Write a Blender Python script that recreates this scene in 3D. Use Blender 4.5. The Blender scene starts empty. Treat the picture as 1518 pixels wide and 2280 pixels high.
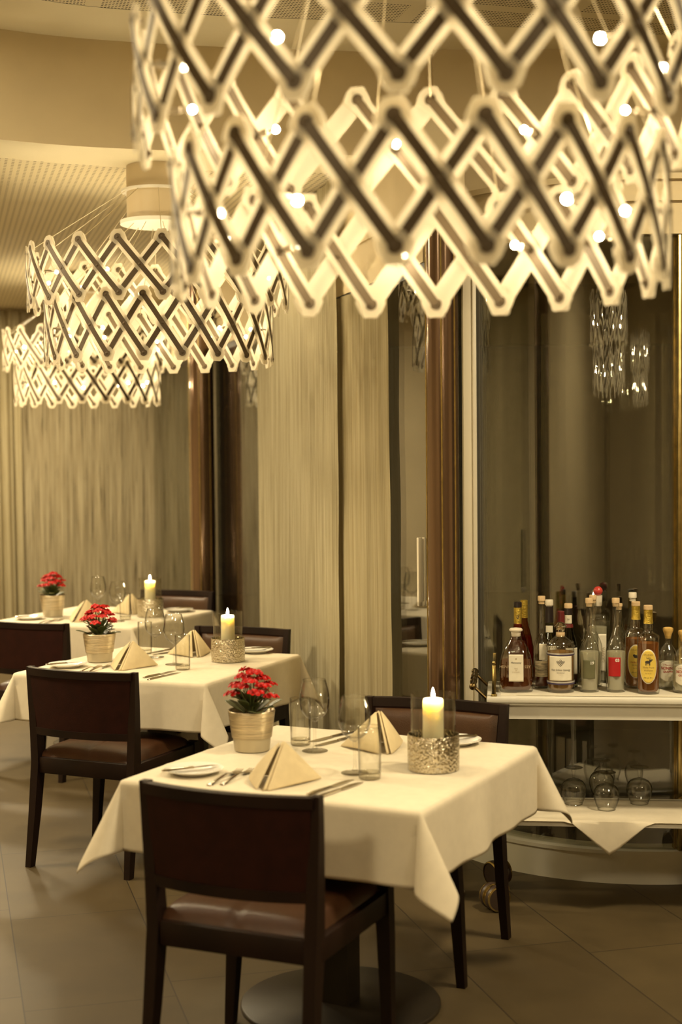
import bpy, bmesh, math, random
from math import sin, cos, pi, sqrt, atan2, radians as R
from mathutils import Vector, Matrix, noise

random.seed(7)
sc = bpy.context.scene
COL = sc.collection
V = Vector

# ------------------------------------------------------------------ camera
FPX, PITCH, ROLL, CAMZ = 3289.5, 0.0385, 0.0096, 1.692
CAM = Matrix.Translation((0, 0, CAMZ)) @ Matrix.Rotation(pi/2 - PITCH, 4, 'X') @ Matrix.Rotation(-ROLL, 4, 'Z')
cd = bpy.data.cameras.new('camera')
cd.sensor_fit = 'VERTICAL'; cd.sensor_height = 36.0; cd.sensor_width = 36.0*1518/2280
cd.lens = FPX/2280*36.0
cd.clip_start = 0.05; cd.clip_end = 100
cd.dof.use_dof = True; cd.dof.focus_distance = 5.75; cd.dof.aperture_fstop = cd.lens/1000/0.023
cam = bpy.data.objects.new('camera', cd); COL.objects.link(cam)
cam.matrix_world = CAM; sc.camera = cam

def ray(u, v):
    d = V((u-759, -(v-1140), -FPX)); return (CAM.to_3x3() @ d)
def at(u, v, z):                      # photo pixel -> point on the horizontal plane z
    d = ray(u, v); k = (z-CAMZ)/d.z; return V((d.x*k, d.y*k, z))
def atY(u, v, Y):                     # photo pixel -> point at distance Y
    d = ray(u, v); k = Y/d.y; return V((d.x*k, Y, CAMZ+d.z*k))

# ------------------------------------------------------------------ materials
def nt(name):
    m = bpy.data.materials.new(name); m.use_nodes = True
    t = m.node_tree; t.nodes.clear()
    o = t.nodes.new('ShaderNodeOutputMaterial')
    return m, t, o
def L(t, a, b): t.links.new(a, b)
def node(t, k, **kw):
    n = t.nodes.new(k)
    for a, b in kw.items():
        if a.startswith('i_'): n.inputs[a[2:].replace('_', ' ')].default_value = b
        else: setattr(n, a, b)
    return n
def rgba(c): return (c[0], c[1], c[2], 1)
def mat(name, col, rough=.5, metal=0, var=.12, scale=8, stretch=(1, 1, 1), bump=0, bscale=60, spec=.5, coat=0, sss=0, trans=0, btype='noise', bstretch=(1, 1, 1)):
    m, t, o = nt(name)
    b = node(t, 'ShaderNodeBsdfPrincipled')
    b.inputs['Roughness'].default_value = rough; b.inputs['Metallic'].default_value = metal
    b.inputs['Specular IOR Level'].default_value = spec; b.inputs['Coat Weight'].default_value = coat
    b.inputs['Coat Roughness'].default_value = .15
    tc = node(t, 'ShaderNodeTexCoord'); mp = node(t, 'ShaderNodeMapping'); mp.inputs['Scale'].default_value = stretch
    L(t, tc.outputs['Object'], mp.inputs['Vector'])
    n = node(t, 'ShaderNodeTexNoise'); n.inputs['Scale'].default_value = scale; n.inputs['Detail'].default_value = 4
    L(t, mp.outputs['Vector'], n.inputs['Vector'])
    r = node(t, 'ShaderNodeMapRange'); r.inputs['From Min'].default_value = .3; r.inputs['From Max'].default_value = .7
    r.inputs['To Min'].default_value = 1-var; r.inputs['To Max'].default_value = 1+var*.6
    L(t, n.outputs['Fac'], r.inputs['Value'])
    mx = node(t, 'ShaderNodeMix', data_type='RGBA', blend_type='MULTIPLY'); mx.inputs['Factor'].default_value = 1
    mx.inputs['A'].default_value = rgba(col); L(t, r.outputs['Result'], mx.inputs['B'])
    L(t, mx.outputs['Result'], b.inputs['Base Color'])
    if sss:
        b.inputs['Subsurface Anisotropy'].default_value = 0
        b.inputs['Subsurface Weight'].default_value = 1; b.inputs['Subsurface Radius'].default_value = (sss, sss*.92, sss*.8)
        b.inputs['Subsurface Scale'].default_value = 1
    if bump:
        mb = node(t, 'ShaderNodeMapping'); mb.inputs['Scale'].default_value = bstretch; L(t, tc.outputs['Object'], mb.inputs['Vector'])
        if btype == 'voronoi':
            x = node(t, 'ShaderNodeTexVoronoi', feature='SMOOTH_F1'); x.inputs['Scale'].default_value = bscale; out = x.outputs['Distance']
        else:
            x = node(t, 'ShaderNodeTexNoise'); x.inputs['Scale'].default_value = bscale; x.inputs['Detail'].default_value = 3; out = x.outputs['Fac']
        L(t, mb.outputs['Vector'], x.inputs['Vector'])
        bp = node(t, 'ShaderNodeBump'); bp.inputs['Strength'].default_value = bump; bp.inputs['Distance'].default_value = .01
        L(t, out, bp.inputs['Height']); L(t, bp.outputs['Normal'], b.inputs['Normal'])
    if trans:
        tr = node(t, 'ShaderNodeBsdfTranslucent'); tr.inputs['Color'].default_value = rgba(col)
        mm = node(t, 'ShaderNodeMixShader'); mm.inputs['Fac'].default_value = trans
        L(t, b.outputs[0], mm.inputs[1]); L(t, tr.outputs[0], mm.inputs[2]); L(t, mm.outputs[0], o.inputs['Surface'])
    else: L(t, b.outputs[0], o.inputs['Surface'])
    return m
def glass(name, tint=(.96, .96, .94), ior=1.45, edge=(.45, .45, .42), rough=.01, power=3.0, streak=0, gmax=.8):
    m, t, o = nt(name)
    lw = node(t, 'ShaderNodeLayerWeight'); lw.inputs['Blend'].default_value = .5
    pw = node(t, 'ShaderNodeMath', operation='POWER'); pw.inputs[1].default_value = power
    L(t, lw.outputs['Facing'], pw.inputs[0])
    mx = node(t, 'ShaderNodeMix', data_type='RGBA'); mx.inputs['A'].default_value = rgba(tint); mx.inputs['B'].default_value = rgba(edge)
    L(t, pw.outputs[0], mx.inputs['Factor'])
    tr = node(t, 'ShaderNodeBsdfTransparent'); L(t, mx.outputs['Result'], tr.inputs['Color'])
    gl = node(t, 'ShaderNodeBsdfGlossy'); gl.inputs['Roughness'].default_value = rough
    f0 = ((ior-1)/(ior+1))**2
    p5 = node(t, 'ShaderNodeMath', operation='POWER'); p5.inputs[1].default_value = 5; L(t, lw.outputs['Facing'], p5.inputs[0])
    fr = node(t, 'ShaderNodeMapRange'); fr.inputs['To Min'].default_value = f0; fr.inputs['To Max'].default_value = gmax; L(t, p5.outputs[0], fr.inputs['Value'])
    if streak:
        tc = node(t, 'ShaderNodeTexCoord'); mp = node(t, 'ShaderNodeMapping'); mp.inputs['Scale'].default_value = (1, 1, .02)
        n = node(t, 'ShaderNodeTexNoise'); n.inputs['Scale'].default_value = 22
        L(t, tc.outputs['Object'], mp.inputs['Vector']); L(t, mp.outputs['Vector'], n.inputs['Vector'])
        bp = node(t, 'ShaderNodeBump'); bp.inputs['Strength'].default_value = streak; bp.inputs['Distance'].default_value = .01
        L(t, n.outputs['Fac'], bp.inputs['Height']); L(t, bp.outputs['Normal'], gl.inputs['Normal'])
    mm = node(t, 'ShaderNodeMixShader'); L(t, fr.outputs[0], mm.inputs['Fac'])
    L(t, tr.outputs[0], mm.inputs[1]); L(t, gl.outputs[0], mm.inputs[2]); L(t, mm.outputs[0], o.inputs['Surface'])
    return m
def liquid(name, col, body):  # diffuse body colour painted in for the brightness a clear liquid gathers by refraction
    m, t, o = nt(name)
    g = node(t, 'ShaderNodeBsdfRefraction'); g.inputs['IOR'].default_value = 1.36; g.inputs['Color'].default_value = rgba([c**.5 for c in col]); g.inputs['Roughness'].default_value = .02
    d = node(t, 'ShaderNodeBsdfTranslucent'); d.inputs['Color'].default_value = rgba(col); e = node(t, 'ShaderNodeBsdfDiffuse'); e.inputs['Color'].default_value = rgba(col)
    ad = node(t, 'ShaderNodeMixShader'); L(t, d.outputs[0], ad.inputs[1]); L(t, e.outputs[0], ad.inputs[2])
    mm = node(t, 'ShaderNodeMixShader'); mm.inputs['Fac'].default_value = body
    L(t, g.outputs[0], mm.inputs[1]); L(t, ad.outputs[0], mm.inputs[2]); L(t, mm.outputs[0], o.inputs['Surface']); return m
def emit(name, col, s):
    m, t, o = nt(name)
    e = node(t, 'ShaderNodeEmission'); e.inputs['Color'].default_value = rgba(col); e.inputs['Strength'].default_value = s
    L(t, e.outputs[0], o.inputs['Surface']); return m
def string_mat(name, col, dark, freq, clear=.0, axis='X', trans=.25):
    # fine vertical strings: stripes of two tones along the width, with gaps between the strings
    m, t, o = nt(name)
    tc = node(t, 'ShaderNodeTexCoord'); sp = node(t, 'ShaderNodeSeparateXYZ'); L(t, tc.outputs['UV'], sp.inputs[0])
    cb = node(t, 'ShaderNodeCombineXYZ'); ml = node(t, 'ShaderNodeMath', operation='MULTIPLY'); ml.inputs[1].default_value = freq
    mz = node(t, 'ShaderNodeMath', operation='MULTIPLY'); mz.inputs[1].default_value = 1.2
    L(t, sp.outputs['X'], ml.inputs[0]); L(t, sp.outputs['Y'], mz.inputs[0]); L(t, ml.outputs[0], cb.inputs['X']); L(t, mz.outputs[0], cb.inputs['Y'])
    n = node(t, 'ShaderNodeTexNoise'); n.inputs['Scale'].default_value = 1; n.inputs['Detail'].default_value = 3; n.inputs['Roughness'].default_value = .7
    L(t, cb.outputs[0], n.inputs['Vector'])
    r = node(t, 'ShaderNodeMapRange'); r.inputs['From Min'].default_value = .38; r.inputs['From Max'].default_value = .62
    L(t, n.outputs['Fac'], r.inputs['Value'])
    mx = node(t, 'ShaderNodeMix', data_type='RGBA'); mx.inputs['A'].default_value = rgba(dark); mx.inputs['B'].default_value = rgba(col)
    L(t, r.outputs['Result'], mx.inputs['Factor'])
    d = node(t, 'ShaderNodeBsdfDiffuse'); tr = node(t, 'ShaderNodeBsdfTranslucent')
    L(t, mx.outputs['Result'], d.inputs['Color']); L(t, mx.outputs['Result'], tr.inputs['Color'])
    mm = node(t, 'ShaderNodeMixShader'); mm.inputs['Fac'].default_value = trans
    L(t, d.outputs[0], mm.inputs[1]); L(t, tr.outputs[0], mm.inputs[2])
    if clear:
        lt = node(t, 'ShaderNodeMath', operation='LESS_THAN'); lt.inputs[1].default_value = clear
        L(t, n.outputs['Fac'], lt.inputs[0])
        tp = node(t, 'ShaderNodeBsdfTransparent'); m2 = node(t, 'ShaderNodeMixShader')
        L(t, lt.outputs[0], m2.inputs['Fac']); L(t, mm.outputs[0], m2.inputs[1]); L(t, tp.outputs[0], m2.inputs[2])
        L(t, m2.outputs[0], o.inputs['Surface'])
    else: L(t, mm.outputs[0], o.inputs['Surface'])
    return m

def acrylic_mat():
    m = mat('frosted acrylic', (.86, .80, .66), .4, var=.02, trans=.5); t = m.node_tree
    o = [n for n in t.nodes if n.type == 'OUTPUT_MATERIAL'][0]; src = o.inputs['Surface'].links[0].from_socket
    tp = node(t, 'ShaderNodeBsdfTransparent'); mm = node(t, 'ShaderNodeMixShader'); mm.inputs['Fac'].default_value = .26
    L(t, src, mm.inputs[1]); L(t, tp.outputs[0], mm.inputs[2]); L(t, mm.outputs[0], o.inputs['Surface']); return m
A15 = math.atan2(880, 3290)                       # the window wall runs 15 deg to the left of the view
DIR = V((-sin(A15), cos(A15), 0)); NRM = V((cos(A15), sin(A15), 0))
def TN(t, n, z=0): return DIR*t + NRM*n + V((0, 0, z))   # room coordinates along / across the window wall

def floor_mat():
    m, t, o = nt('floor tiles')
    tc = node(t, 'ShaderNodeTexCoord'); mp = node(t, 'ShaderNodeMapping')
    mp.inputs['Rotation'].default_value = (0, 0, -(pi/2 + A15)); L(t, tc.outputs['Object'], mp.inputs['Vector'])
    of = node(t, 'ShaderNodeVectorMath', operation='ADD'); of.inputs[1].default_value = (.93*8-.04, .47*8-.213+.0, 0)
    L(t, mp.outputs['Vector'], of.inputs[0])
    fl = node(t, 'ShaderNodeVectorMath', operation='MULTIPLY'); fl.inputs[1].default_value = (1, -1, 1); L(t, mp.outputs['Vector'], fl.inputs[0]); L(t, fl.outputs[0], of.inputs[0])
    br = node(t, 'ShaderNodeTexBrick'); br.offset = .14; br.offset_frequency = 2
    br.inputs['Scale'].default_value = 1; br.inputs['Brick Width'].default_value = .93; br.inputs['Row Height'].default_value = .4685
    br.inputs['Mortar Size'].default_value = .0022; br.inputs['Mortar Smooth'].default_value = .0; br.inputs['Bias'].default_value = 0
    br.inputs['Color1'].default_value = (.092, .066, .031, 1); br.inputs['Color2'].default_value = (.073, .051, .024, 1); br.inputs['Mortar'].default_value = (.03, .022, .014, 1)
    L(t, of.outputs[0], br.inputs['Vector'])
    n = node(t, 'ShaderNodeTexNoise'); n.inputs['Scale'].default_value = 5; n.inputs['Detail'].default_value = 6; L(t, tc.outputs['Object'], n.inputs['Vector'])
    r = node(t, 'ShaderNodeMapRange'); r.inputs['To Min'].default_value = .7; r.inputs['To Max'].default_value = 1.25; L(t, n.outputs['Fac'], r.inputs['Value'])
    mx = node(t, 'ShaderNodeMix', data_type='RGBA', blend_type='MULTIPLY'); mx.inputs['Factor'].default_value = 1
    L(t, br.outputs['Color'], mx.inputs['A']); L(t, r.outputs['Result'], mx.inputs['B'])
    b = node(t, 'ShaderNodeBsdfPrincipled'); b.inputs['Roughness'].default_value = .5; b.inputs['Specular IOR Level'].default_value = .3
    L(t, mx.outputs['Result'], b.inputs['Base Color']); L(t, b.outputs[0], o.inputs['Surface']); return m
def perf_mat(name, col, pitch, hole, lines, rot=0.0, dark=(.19, .15, .09)):
    # plaster with rows of small slots punched in panels; "lines" is how much of each panel stays plain
    m, t, o = nt(name)
    tc = node(t, 'ShaderNodeTexCoord'); mp = node(t, 'ShaderNodeMapping'); mp.inputs['Rotation'].default_value = (0, 0, rot)
    L(t, tc.outputs['Object'], mp.inputs['Vector'])
    sp = node(t, 'ShaderNodeSeparateXYZ'); L(t, mp.outputs['Vector'], sp.inputs[0])
    def cell(s, p, w):
        a = node(t, 'ShaderNodeMath', operation='DIVIDE'); a.inputs[1].default_value = p; L(t, s, a.inputs[0])
        f = node(t, 'ShaderNodeMath', operation='FRACT'); L(t, a.outputs[0], f.inputs[0])
        l = node(t, 'ShaderNodeMath', operation='LESS_THAN'); l.inputs[1].default_value = w; L(t, f.outputs[0], l.inputs[0]); return l.outputs[0]
    def mul(a, b):
        k = node(t, 'ShaderNodeMath', operation='MULTIPLY'); L(t, a, k.inputs[0]); L(t, b, k.inputs[1]); return k.outputs[0]
    h = mul(cell(sp.outputs['X'], pitch[0], hole[0]), cell(sp.outputs['Y'], pitch[1], hole[1]))
    h = mul(h, mul(cell(sp.outputs['X'], lines[0], lines[2]), cell(sp.outputs['Y'], lines[1], lines[2])))
    mx = node(t, 'ShaderNodeMix', data_type='RGBA'); mx.inputs['A'].default_value = rgba(col); mx.inputs['B'].default_value = rgba(dark)
    L(t, h, mx.inputs['Factor'])
    b = node(t, 'ShaderNodeBsdfPrincipled'); b.inputs['Roughness'].default_value = .8
    L(t, mx.outputs['Result'], b.inputs['Base Color']); L(t, b.outputs[0], o.inputs['Surface']); return m

M = dict(
    cloth=mat('table linen', (.74, .66, .515), .75, var=.04, scale=30, bump=.06, bscale=500),
    napkin=mat('cream napkin linen', (.66, .54, .33), .8, var=.05, scale=40, bump=.08, bscale=600),
    wood=mat('dark stained wood', (.013, .0052, .003), .5, var=.4, scale=6, stretch=(1, 1, .12), spec=.22),
    backleather=mat('near black brown leather', (.022, .005, .003), .6, var=.2, scale=20, bump=.1, bscale=260, spec=.15),
    leather=mat('dark brown leather', (.060, .024, .010), .36, var=.15, scale=20, bump=.12, bscale=260, spec=.5),
    leatherpad=mat('brown leather pad', (.07, .031, .012), .42, var=.15, scale=20, bump=.12, bscale=260, spec=.5),
    darkmetal=mat('black coated metal', (.024, .017, .010), .45, .1, var=.2, spec=.35),
    acrylic=acrylic_mat(),
    core=mat('taupe metal strip', (.10, .068, .034), .5, .2, var=.1),
    rivet=mat('steel rivet', (.5, .44, .34), .3, .9, var=.05),
    white=mat('white paint', (.80, .76, .66), .45, var=.03),
    white_post=mat('cream lacquer', (.80, .72, .56), .4, var=.03),
    tan=mat('tan plaster', (.73, .61, .39), .85, var=.05, scale=3),
    ceil=mat('pale plaster', (.80, .72, .52), .85, var=.04, scale=2),
    steel=mat('polished cutlery steel', (.62, .57, .48), .16, 1, var=.05),
    china=mat('white porcelain', (.86, .83, .76), .12, var=.02, coat=.5),
    hammered=mat('hammered silver', (.66, .60, .48), .18, 1, var=.05, bump=.55, bscale=150, btype='voronoi'),
    pot=mat('brushed silver pot', (.60, .51, .36), .33, .95, var=.3, scale=30, stretch=(.3, .3, 7), bump=.35, bscale=70, bstretch=(.15, .15, 5)),
    potband=mat('smooth champagne pot band', (.50, .44, .32), .4, .6, var=.05),
    soil=mat('potting soil', (.03, .02, .012), .9, var=.5, scale=60, bump=.6),
    leaf=mat('kalanchoe leaf', (.07, .085, .022), .36, var=.3, scale=25),
    stem=mat('green flower stem', (.13, .15, .045), .5, var=.2),
    petal=mat('scarlet petals', (.62, .008, .006), .45, var=.25, scale=60, trans=.15),
    bud=mat('pale flower buds', (.45, .30, .10), .5, var=.3, scale=80),
    wax=mat('ivory wax', (.95, .87, .66), .4, var=.02, sss=.03),
    wick=mat('burnt wick', (.02, .015, .01), .9),
    flame=emit('candle flame', (1, .82, .46), 1100),
    bulb=emit('lit halogen bulb', (1, .81, .48), 430),
    brass=mat('aged brass', (.52, .40, .16), .25, 1, var=.25, scale=30),
    darkbrass=mat('tarnished brass', (.20, .14, .06), .3, 1, var=.3, scale=30),
    bronze=mat('polished bronze cladding', (.17, .10, .055), .2, .75, var=.15, scale=10, stretch=(1, 1, .03), coat=.6),
    caster=mat('dark caster rubber', (.05, .03, .02), .4, var=.2),
    chrome=mat('chrome', (.75, .7, .6), .12, 1, var=.02),
    cork=mat('pale wooden stopper', (.66, .47, .26), .6, var=.2, scale=60, stretch=(1, 1, .3)),
    ycork=mat('yellow wooden stopper', (.70, .45, .13), .5, var=.1, scale=60),
    plasticw=mat('ivory plastic cap', (.78, .70, .56), .4, var=.03),
    pinkball=mat('glossy coral ball', (.55, .06, .05), .15, var=.05, coat=.6),
    gold=mat('gold foil', (.75, .55, .10), .28, .8, var=.2, scale=60, bump=.3, bscale=200),
    blackfoil=mat('black foil capsule', (.02, .012, .012), .35, var=.1),
    redfoil=mat('dark red foil', (.16, .02, .02), .35, var=.1),
    paper=mat('cream label paper', (.80, .74, .60), .6, var=.04, scale=60),
    yellowpaper=mat('yellow label paper', (.80, .58, .10), .55, var=.05, scale=60),
    olive=mat('olive label paper', (.13, .125, .06), .6, var=.05, scale=60),
    redpaper=mat('crimson label paper', (.42, .006, .008), .55, var=.05, scale=60),
    silverband=mat('silver glaze band', (.66, .62, .6), .3, .5, var=.05),
    blueband=mat('deep blue band', (.05, .04, .10), .4, var=.05),
    ink=mat('dark print', (.05, .04, .03), .6), inkred=mat('red print', (.42, .05, .03), .6), inkwhite=mat('white print', (.85, .83, .76), .6), inkgold=mat('ochre print', (.35, .22, .06), .6),
    inkgrey=mat('pale etched print', (.5, .4, .25), .5),
    wicker=mat('woven cane label', (.62, .52, .34), .7, var=.75, scale=55, stretch=(.45, .45, 2.2), bump=.6, bscale=60, bstretch=(.4, .4, 2)),
    drumtop=mat('beige canopy lacquer', (.60, .49, .31), .5, var=.03),
    picture=mat('dark reddish canvas', (.10, .025, .015), .6, var=.6, scale=4),
    wire=mat('steel wire', (.6, .52, .36), .35, .7, var=.02),
    blackstone=mat('dark entrance mat', (.025, .018, .012), .6, var=.3),
    glass=glass('clear glass', tint=(.992, .992, .98), power=3.2, edge=(.14, .115, .07), ior=1.6, rough=.025, gmax=1),
    baseglass=glass('thick glass base', tint=(.93, .92, .86), power=1.8, edge=(.35, .3, .2), ior=2.2, rough=.05, gmax=1),
    rim=glass('glass rim', tint=(.9, .9, .85), power=2, edge=(.6, .58, .5), ior=2.6, rough=.06),
    bottleglass=glass('clear bottle glass', tint=(.985, .985, .96), edge=(.36, .33, .22), power=4, ior=2.3, rough=.07, gmax=1),
    greenglass=glass('dark green glass', tint=(.5, .5, .34), edge=(.10, .10, .06), ior=1.5),
    brownglass=glass('red brown glass', tint=(.7, .36, .18), edge=(.16, .05, .02), ior=1.5),
    amber=liquid('amber spirit', (.60, .24, .06), .42), cognac=liquid('dark cognac', (.36, .10, .025), .4), redliq=liquid('red brown spirit', (.34, .08, .04), .5),
    gold_liq=liquid('golden spirit', (.80, .46, .15), .4), pale_liq=liquid('brightened colourless spirit', (.92, .89, .70), .62),
    shade=glass('clear candle shade', tint=(.95, .94, .9), edge=(.45, .42, .3), power=5, ior=1.5, rough=.02),
    window=glass('night window glass', tint=(.85, .85, .8), edge=(.8, .8, .75), ior=1.9, rough=.012, gmax=1),
    drumglass=glass('curved door glass', tint=(.9, .9, .84), edge=(.85, .85, .8), ior=2.35, rough=.015, streak=.05),
    strings=string_mat('beige string curtain', (.54, .485, .335), (.33, .28, .175), 260, clear=.30),
    strings2=string_mat('brown string curtain', (.50, .43, .285), (.25, .195, .11), 230, clear=.38),
    sheer=string_mat('plain beige drape', (.49, .425, .275), (.38, .315, .185), 120),
    floor=floor_mat(),
    perf_lo=perf_mat('perforated ceiling plaster', (.72, .63, .43), (.031, .036), (.40, .32), (400, 400, 1.0), rot=-A15),
    perf_hi=perf_mat('perforated ceiling boards', (.72, .64, .45), (.0135, .021), (.6, .36), (.62, .62, .9), rot=-A15, dark=(.05, .038, .02)),
)

# ------------------------------------------------------------------ mesh builder
class MB:
    def __init__(s): s.v = []; s.f = []; s.uv = None
    def add(s, vs, fs, mx=None):
        b = len(s.v)
        s.v += [tuple(mx @ V(p)) if mx is not None else tuple(p) for p in vs]
        s.f += [tuple(b+i for i in f) for f in fs]
    def box(s, x0, y0, z0, x1, y1, z1, mx=None):
        s.add([(x0, y0, z0), (x1, y0, z0), (x1, y1, z0), (x0, y1, z0), (x0, y0, z1), (x1, y0, z1), (x1, y1, z1), (x0, y1, z1)],
              [(3, 2, 1, 0), (4, 5, 6, 7), (0, 1, 5, 4), (1, 2, 6, 5), (2, 3, 7, 6), (3, 0, 4, 7)], mx)
    def rbox(s, x0, y0, z0, x1, y1, z1, r=.005, seg=2, mx=None):
        bm = bmesh.new()
        bmesh.ops.create_cube(bm, size=1)
        for v in bm.verts: v.co = V(((x0+x1)/2+v.co.x*(x1-x0), (y0+y1)/2+v.co.y*(y1-y0), (z0+z1)/2+v.co.z*(z1-z0)))
        bmesh.ops.bevel(bm, geom=bm.edges[:], offset=r, segments=seg, affect='EDGES', profile=.5)
        bm.verts.index_update()
        s.add([v.co.copy() for v in bm.verts], [[v.index for v in f.verts] for f in bm.faces], mx); bm.free()
    def sections(s, secs, cap=True, mx=None):          # secs: list of rings (equal length), joined
        n = len(secs[0]); vs = [p for r in secs for p in r]; fs = []
        for i in range(len(secs)-1):
            for j in range(n):
                k = (j+1) % n; fs.append((i*n+j, i*n+k, (i+1)*n+k, (i+1)*n+j))
        if cap: fs.append(tuple(reversed(range(n)))); fs.append(tuple((len(secs)-1)*n+j for j in range(n)))
        s.add(vs, fs, mx)
    def lathe(s, prof, n=32, sx=1, sy=1, pw=2, cap=False, mx=None, a0=0, a1=2*pi):
        full = abs(a1-a0-2*pi) < 1e-6
        m = n if full else n+1
        vs = []; fs = []
        for r, z in prof:
            for j in range(m):
                a = a0+(a1-a0)*j/n; c, d = cos(a), sin(a)
                k = 1 if pw == 2 else (abs(c)**pw+abs(d)**pw)**(-1/pw)
                vs.append((r*k*c*sx, r*k*d*sy, z))
        for i in range(len(prof)-1):
            for j in range(n):
                k = (j+1) % m; fs.append((i*m+j, i*m+k, (i+1)*m+k, (i+1)*m+j))
        if cap:
            fs.append(tuple(reversed(range(m)))); fs.append(tuple((len(prof)-1)*m+j for j in range(m)))
        s.add(vs, fs, mx)
    def tube(s, pts, r, n=8, cap=True):
        pts = [V(p) for p in pts]; rs = r if isinstance(r, (list, tuple)) else [r]*len(pts); secs = []
        t0 = (pts[1]-pts[0]).normalized(); up = V((0, 0, 1)) if abs(t0.z) < .9 else V((1, 0, 0)); x = t0.cross(up).normalized()
        for i, p in enumerate(pts):
            t = (pts[min(i+1, len(pts)-1)]-pts[max(i-1, 0)]).normalized()
            x = (x-t*x.dot(t)).normalized(); y = t.cross(x)
            secs.append([p+(x*cos(2*pi*k/n)+y*sin(2*pi*k/n))*rs[i] for k in range(n)])
        s.sections(secs, cap)
    def sphere(s, c, r, nu=16, nv=10, sz=1):
        prof = [(max(r*sin(pi*i/nv), 1e-5), -r*cos(pi*i/nv)*sz) for i in range(nv+1)]
        s.lathe(prof, nu, mx=Matrix.Translation(c))
    def grid(s, pts):                                  # pts[i][j]
        m = len(pts[0]); vs = [p for r in pts for p in r]
        s.add(vs, [(i*m+j, i*m+j+1, (i+1)*m+j+1, (i+1)*m+j) for i in range(len(pts)-1) for j in range(m-1)])
    def mesh(s, name, m, smooth=True, ang=38):
        me = bpy.data.meshes.new(name); me.from_pydata([tuple(v) for v in s.v], [], s.f); me.validate()
        bm = bmesh.new(); bm.from_mesh(me); bmesh.ops.remove_doubles(bm, verts=bm.verts, dist=1e-6); bmesh.ops.recalc_face_normals(bm, faces=bm.faces)
        if smooth:
            for f in bm.faces: f.smooth = True
            for e in bm.edges:
                if len(e.link_faces) == 2 and e.calc_face_angle(0) > R(ang): e.smooth = False
        bm.to_mesh(me); bm.free()
        me.materials.append(m); return me
    def build(s, name, m, parent=None, smooth=True, ang=38):
        o = bpy.data.objects.new(name, s.mesh(name, m, smooth, ang)); COL.objects.link(o)
        if parent is not None: o.parent = parent
        return o
def thing(name, label, cat, loc=(0, 0, 0), rz=0, group=None):
    o = bpy.data.objects.new(name, None); o.empty_display_size = .05; COL.objects.link(o)
    o.location = loc; o.rotation_euler = (0, 0, rz); o['label'] = label; o['category'] = cat
    if group: o['group'] = group
    return o
def tag(o, label, cat, group=None, kind=None):
    o['label'] = label; o['category'] = cat
    if group: o['group'] = group
    if kind: o['kind'] = kind
    return o
def struct(o, label=None):
    o['kind'] = 'structure'
    if label: o['label'] = label
    return o
def copy_tree(o, parent=None):
    c = o.copy(); COL.objects.link(c)
    if parent is not None: c.parent = parent
    for ch in o.children: copy_tree(ch, c)
    return c
def relabel(o, label, loc, rz, group=None, cat=None):
    o['label'] = label; o.location = loc; o.rotation_euler = (0, 0, rz)
    if group: o['group'] = group
    return o
def solidify(o, th, off=0):
    md = o.modifiers.new('thickness', 'SOLIDIFY'); md.thickness = th; md.offset = off; return o
def subsurf(o, n=1):
    md = o.modifiers.new('smooth', 'SUBSURF'); md.levels = n; md.render_levels = n; return o
def lettering(text, size, m, parent, x=0, z=0, y=0, bend=None, bold=0, rotz=0, name='lettering', sx=1, shear=0):
    cu = bpy.data.curves.new('lettering', 'FONT'); cu.body = text; cu.size = size; cu.align_x = 'CENTER'; cu.align_y = 'CENTER'; cu.offset = bold; cu.resolution_u = 2; cu.shear = shear
    to = bpy.data.objects.new('lettering', cu); COL.objects.link(to)
    dg = bpy.context.evaluated_depsgraph_get(); me = bpy.data.meshes.new_from_object(to.evaluated_get(dg))
    bpy.data.objects.remove(to); bpy.data.curves.remove(cu)
    for v in me.vertices:
        px, pz = v.co.x*sx, v.co.y
        if rotz: px, pz = px*cos(rotz)-pz*sin(rotz), px*sin(rotz)+pz*cos(rotz)
        px += x; pz += z
        if bend: a = px/bend; v.co = (bend*sin(a), -bend*cos(a)+y, pz)
        else: v.co = (px, y, pz)
    me.materials.clear(); me.materials.append(m)
    o = bpy.data.objects.new(name, me); COL.objects.link(o); o.parent = parent; return o

# ================================================================== ROOM
Z_LO, Z_HI = 3.0, 3.45
# floor
mb = MB(); mb.box(-9, -6, -.12, 7, 18, 0); struct(mb.build('floor', M['floor'], smooth=False))
# fascia curve between the high and the low ceiling
FC = [(-9, 1.2), (-5, 2.6), (-3.2, 4.1), (-2.2, 5.33), (-1.75, 5.85), (-1.38, 6.12), (-1.1, 6.26), (-.8, 6.35), (-.45, 6.43), (0, 6.5), (.6, 6.6), (1.2, 6.72), (2.5, 7.0), (7, 7.6)]
def smooth_curve(p, n=6):
    out = []
    for i in range(len(p)-1):
        a, b, c, d = V(p[max(i-1, 0)]), V(p[i]), V(p[i+1]), V(p[min(i+2, len(p)-1)])
        for k in range(n):
            t = k/n; out.append(.5*((2*b)+(c-a)*t+(2*a-5*b+4*c-d)*t*t+(3*b-a-3*c+d)*t**3))
    out.append(V(p[-1])); return out
fc = smooth_curve([V((a, b)) for a, b in FC])
mb = MB(); mb.grid([[(p.x, p.y, Z_LO) for p in fc], [(p.x, p.y, Z_HI) for p in fc], [(p.x, p.y+.08, Z_HI) for p in fc], [(p.x, p.y+.08, Z_LO) for p in fc]])
struct(mb.build('wall_fascia', M['tan']))
mb = MB(); n = len(fc)
mb.grid([[(p.x, p.y, Z_LO) for p in fc], [(p.x+.0, p.y+.42, Z_LO) for p in fc]])
struct(mb.build('trim_1', M['ceil'], smooth=False))
mb = MB(); mb.grid([[(p.x, p.y+.42, Z_LO) for p in fc], [(p.x, 18, Z_LO) for p in fc], [(p.x, 18, Z_LO+.1) for p in fc]])
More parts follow.
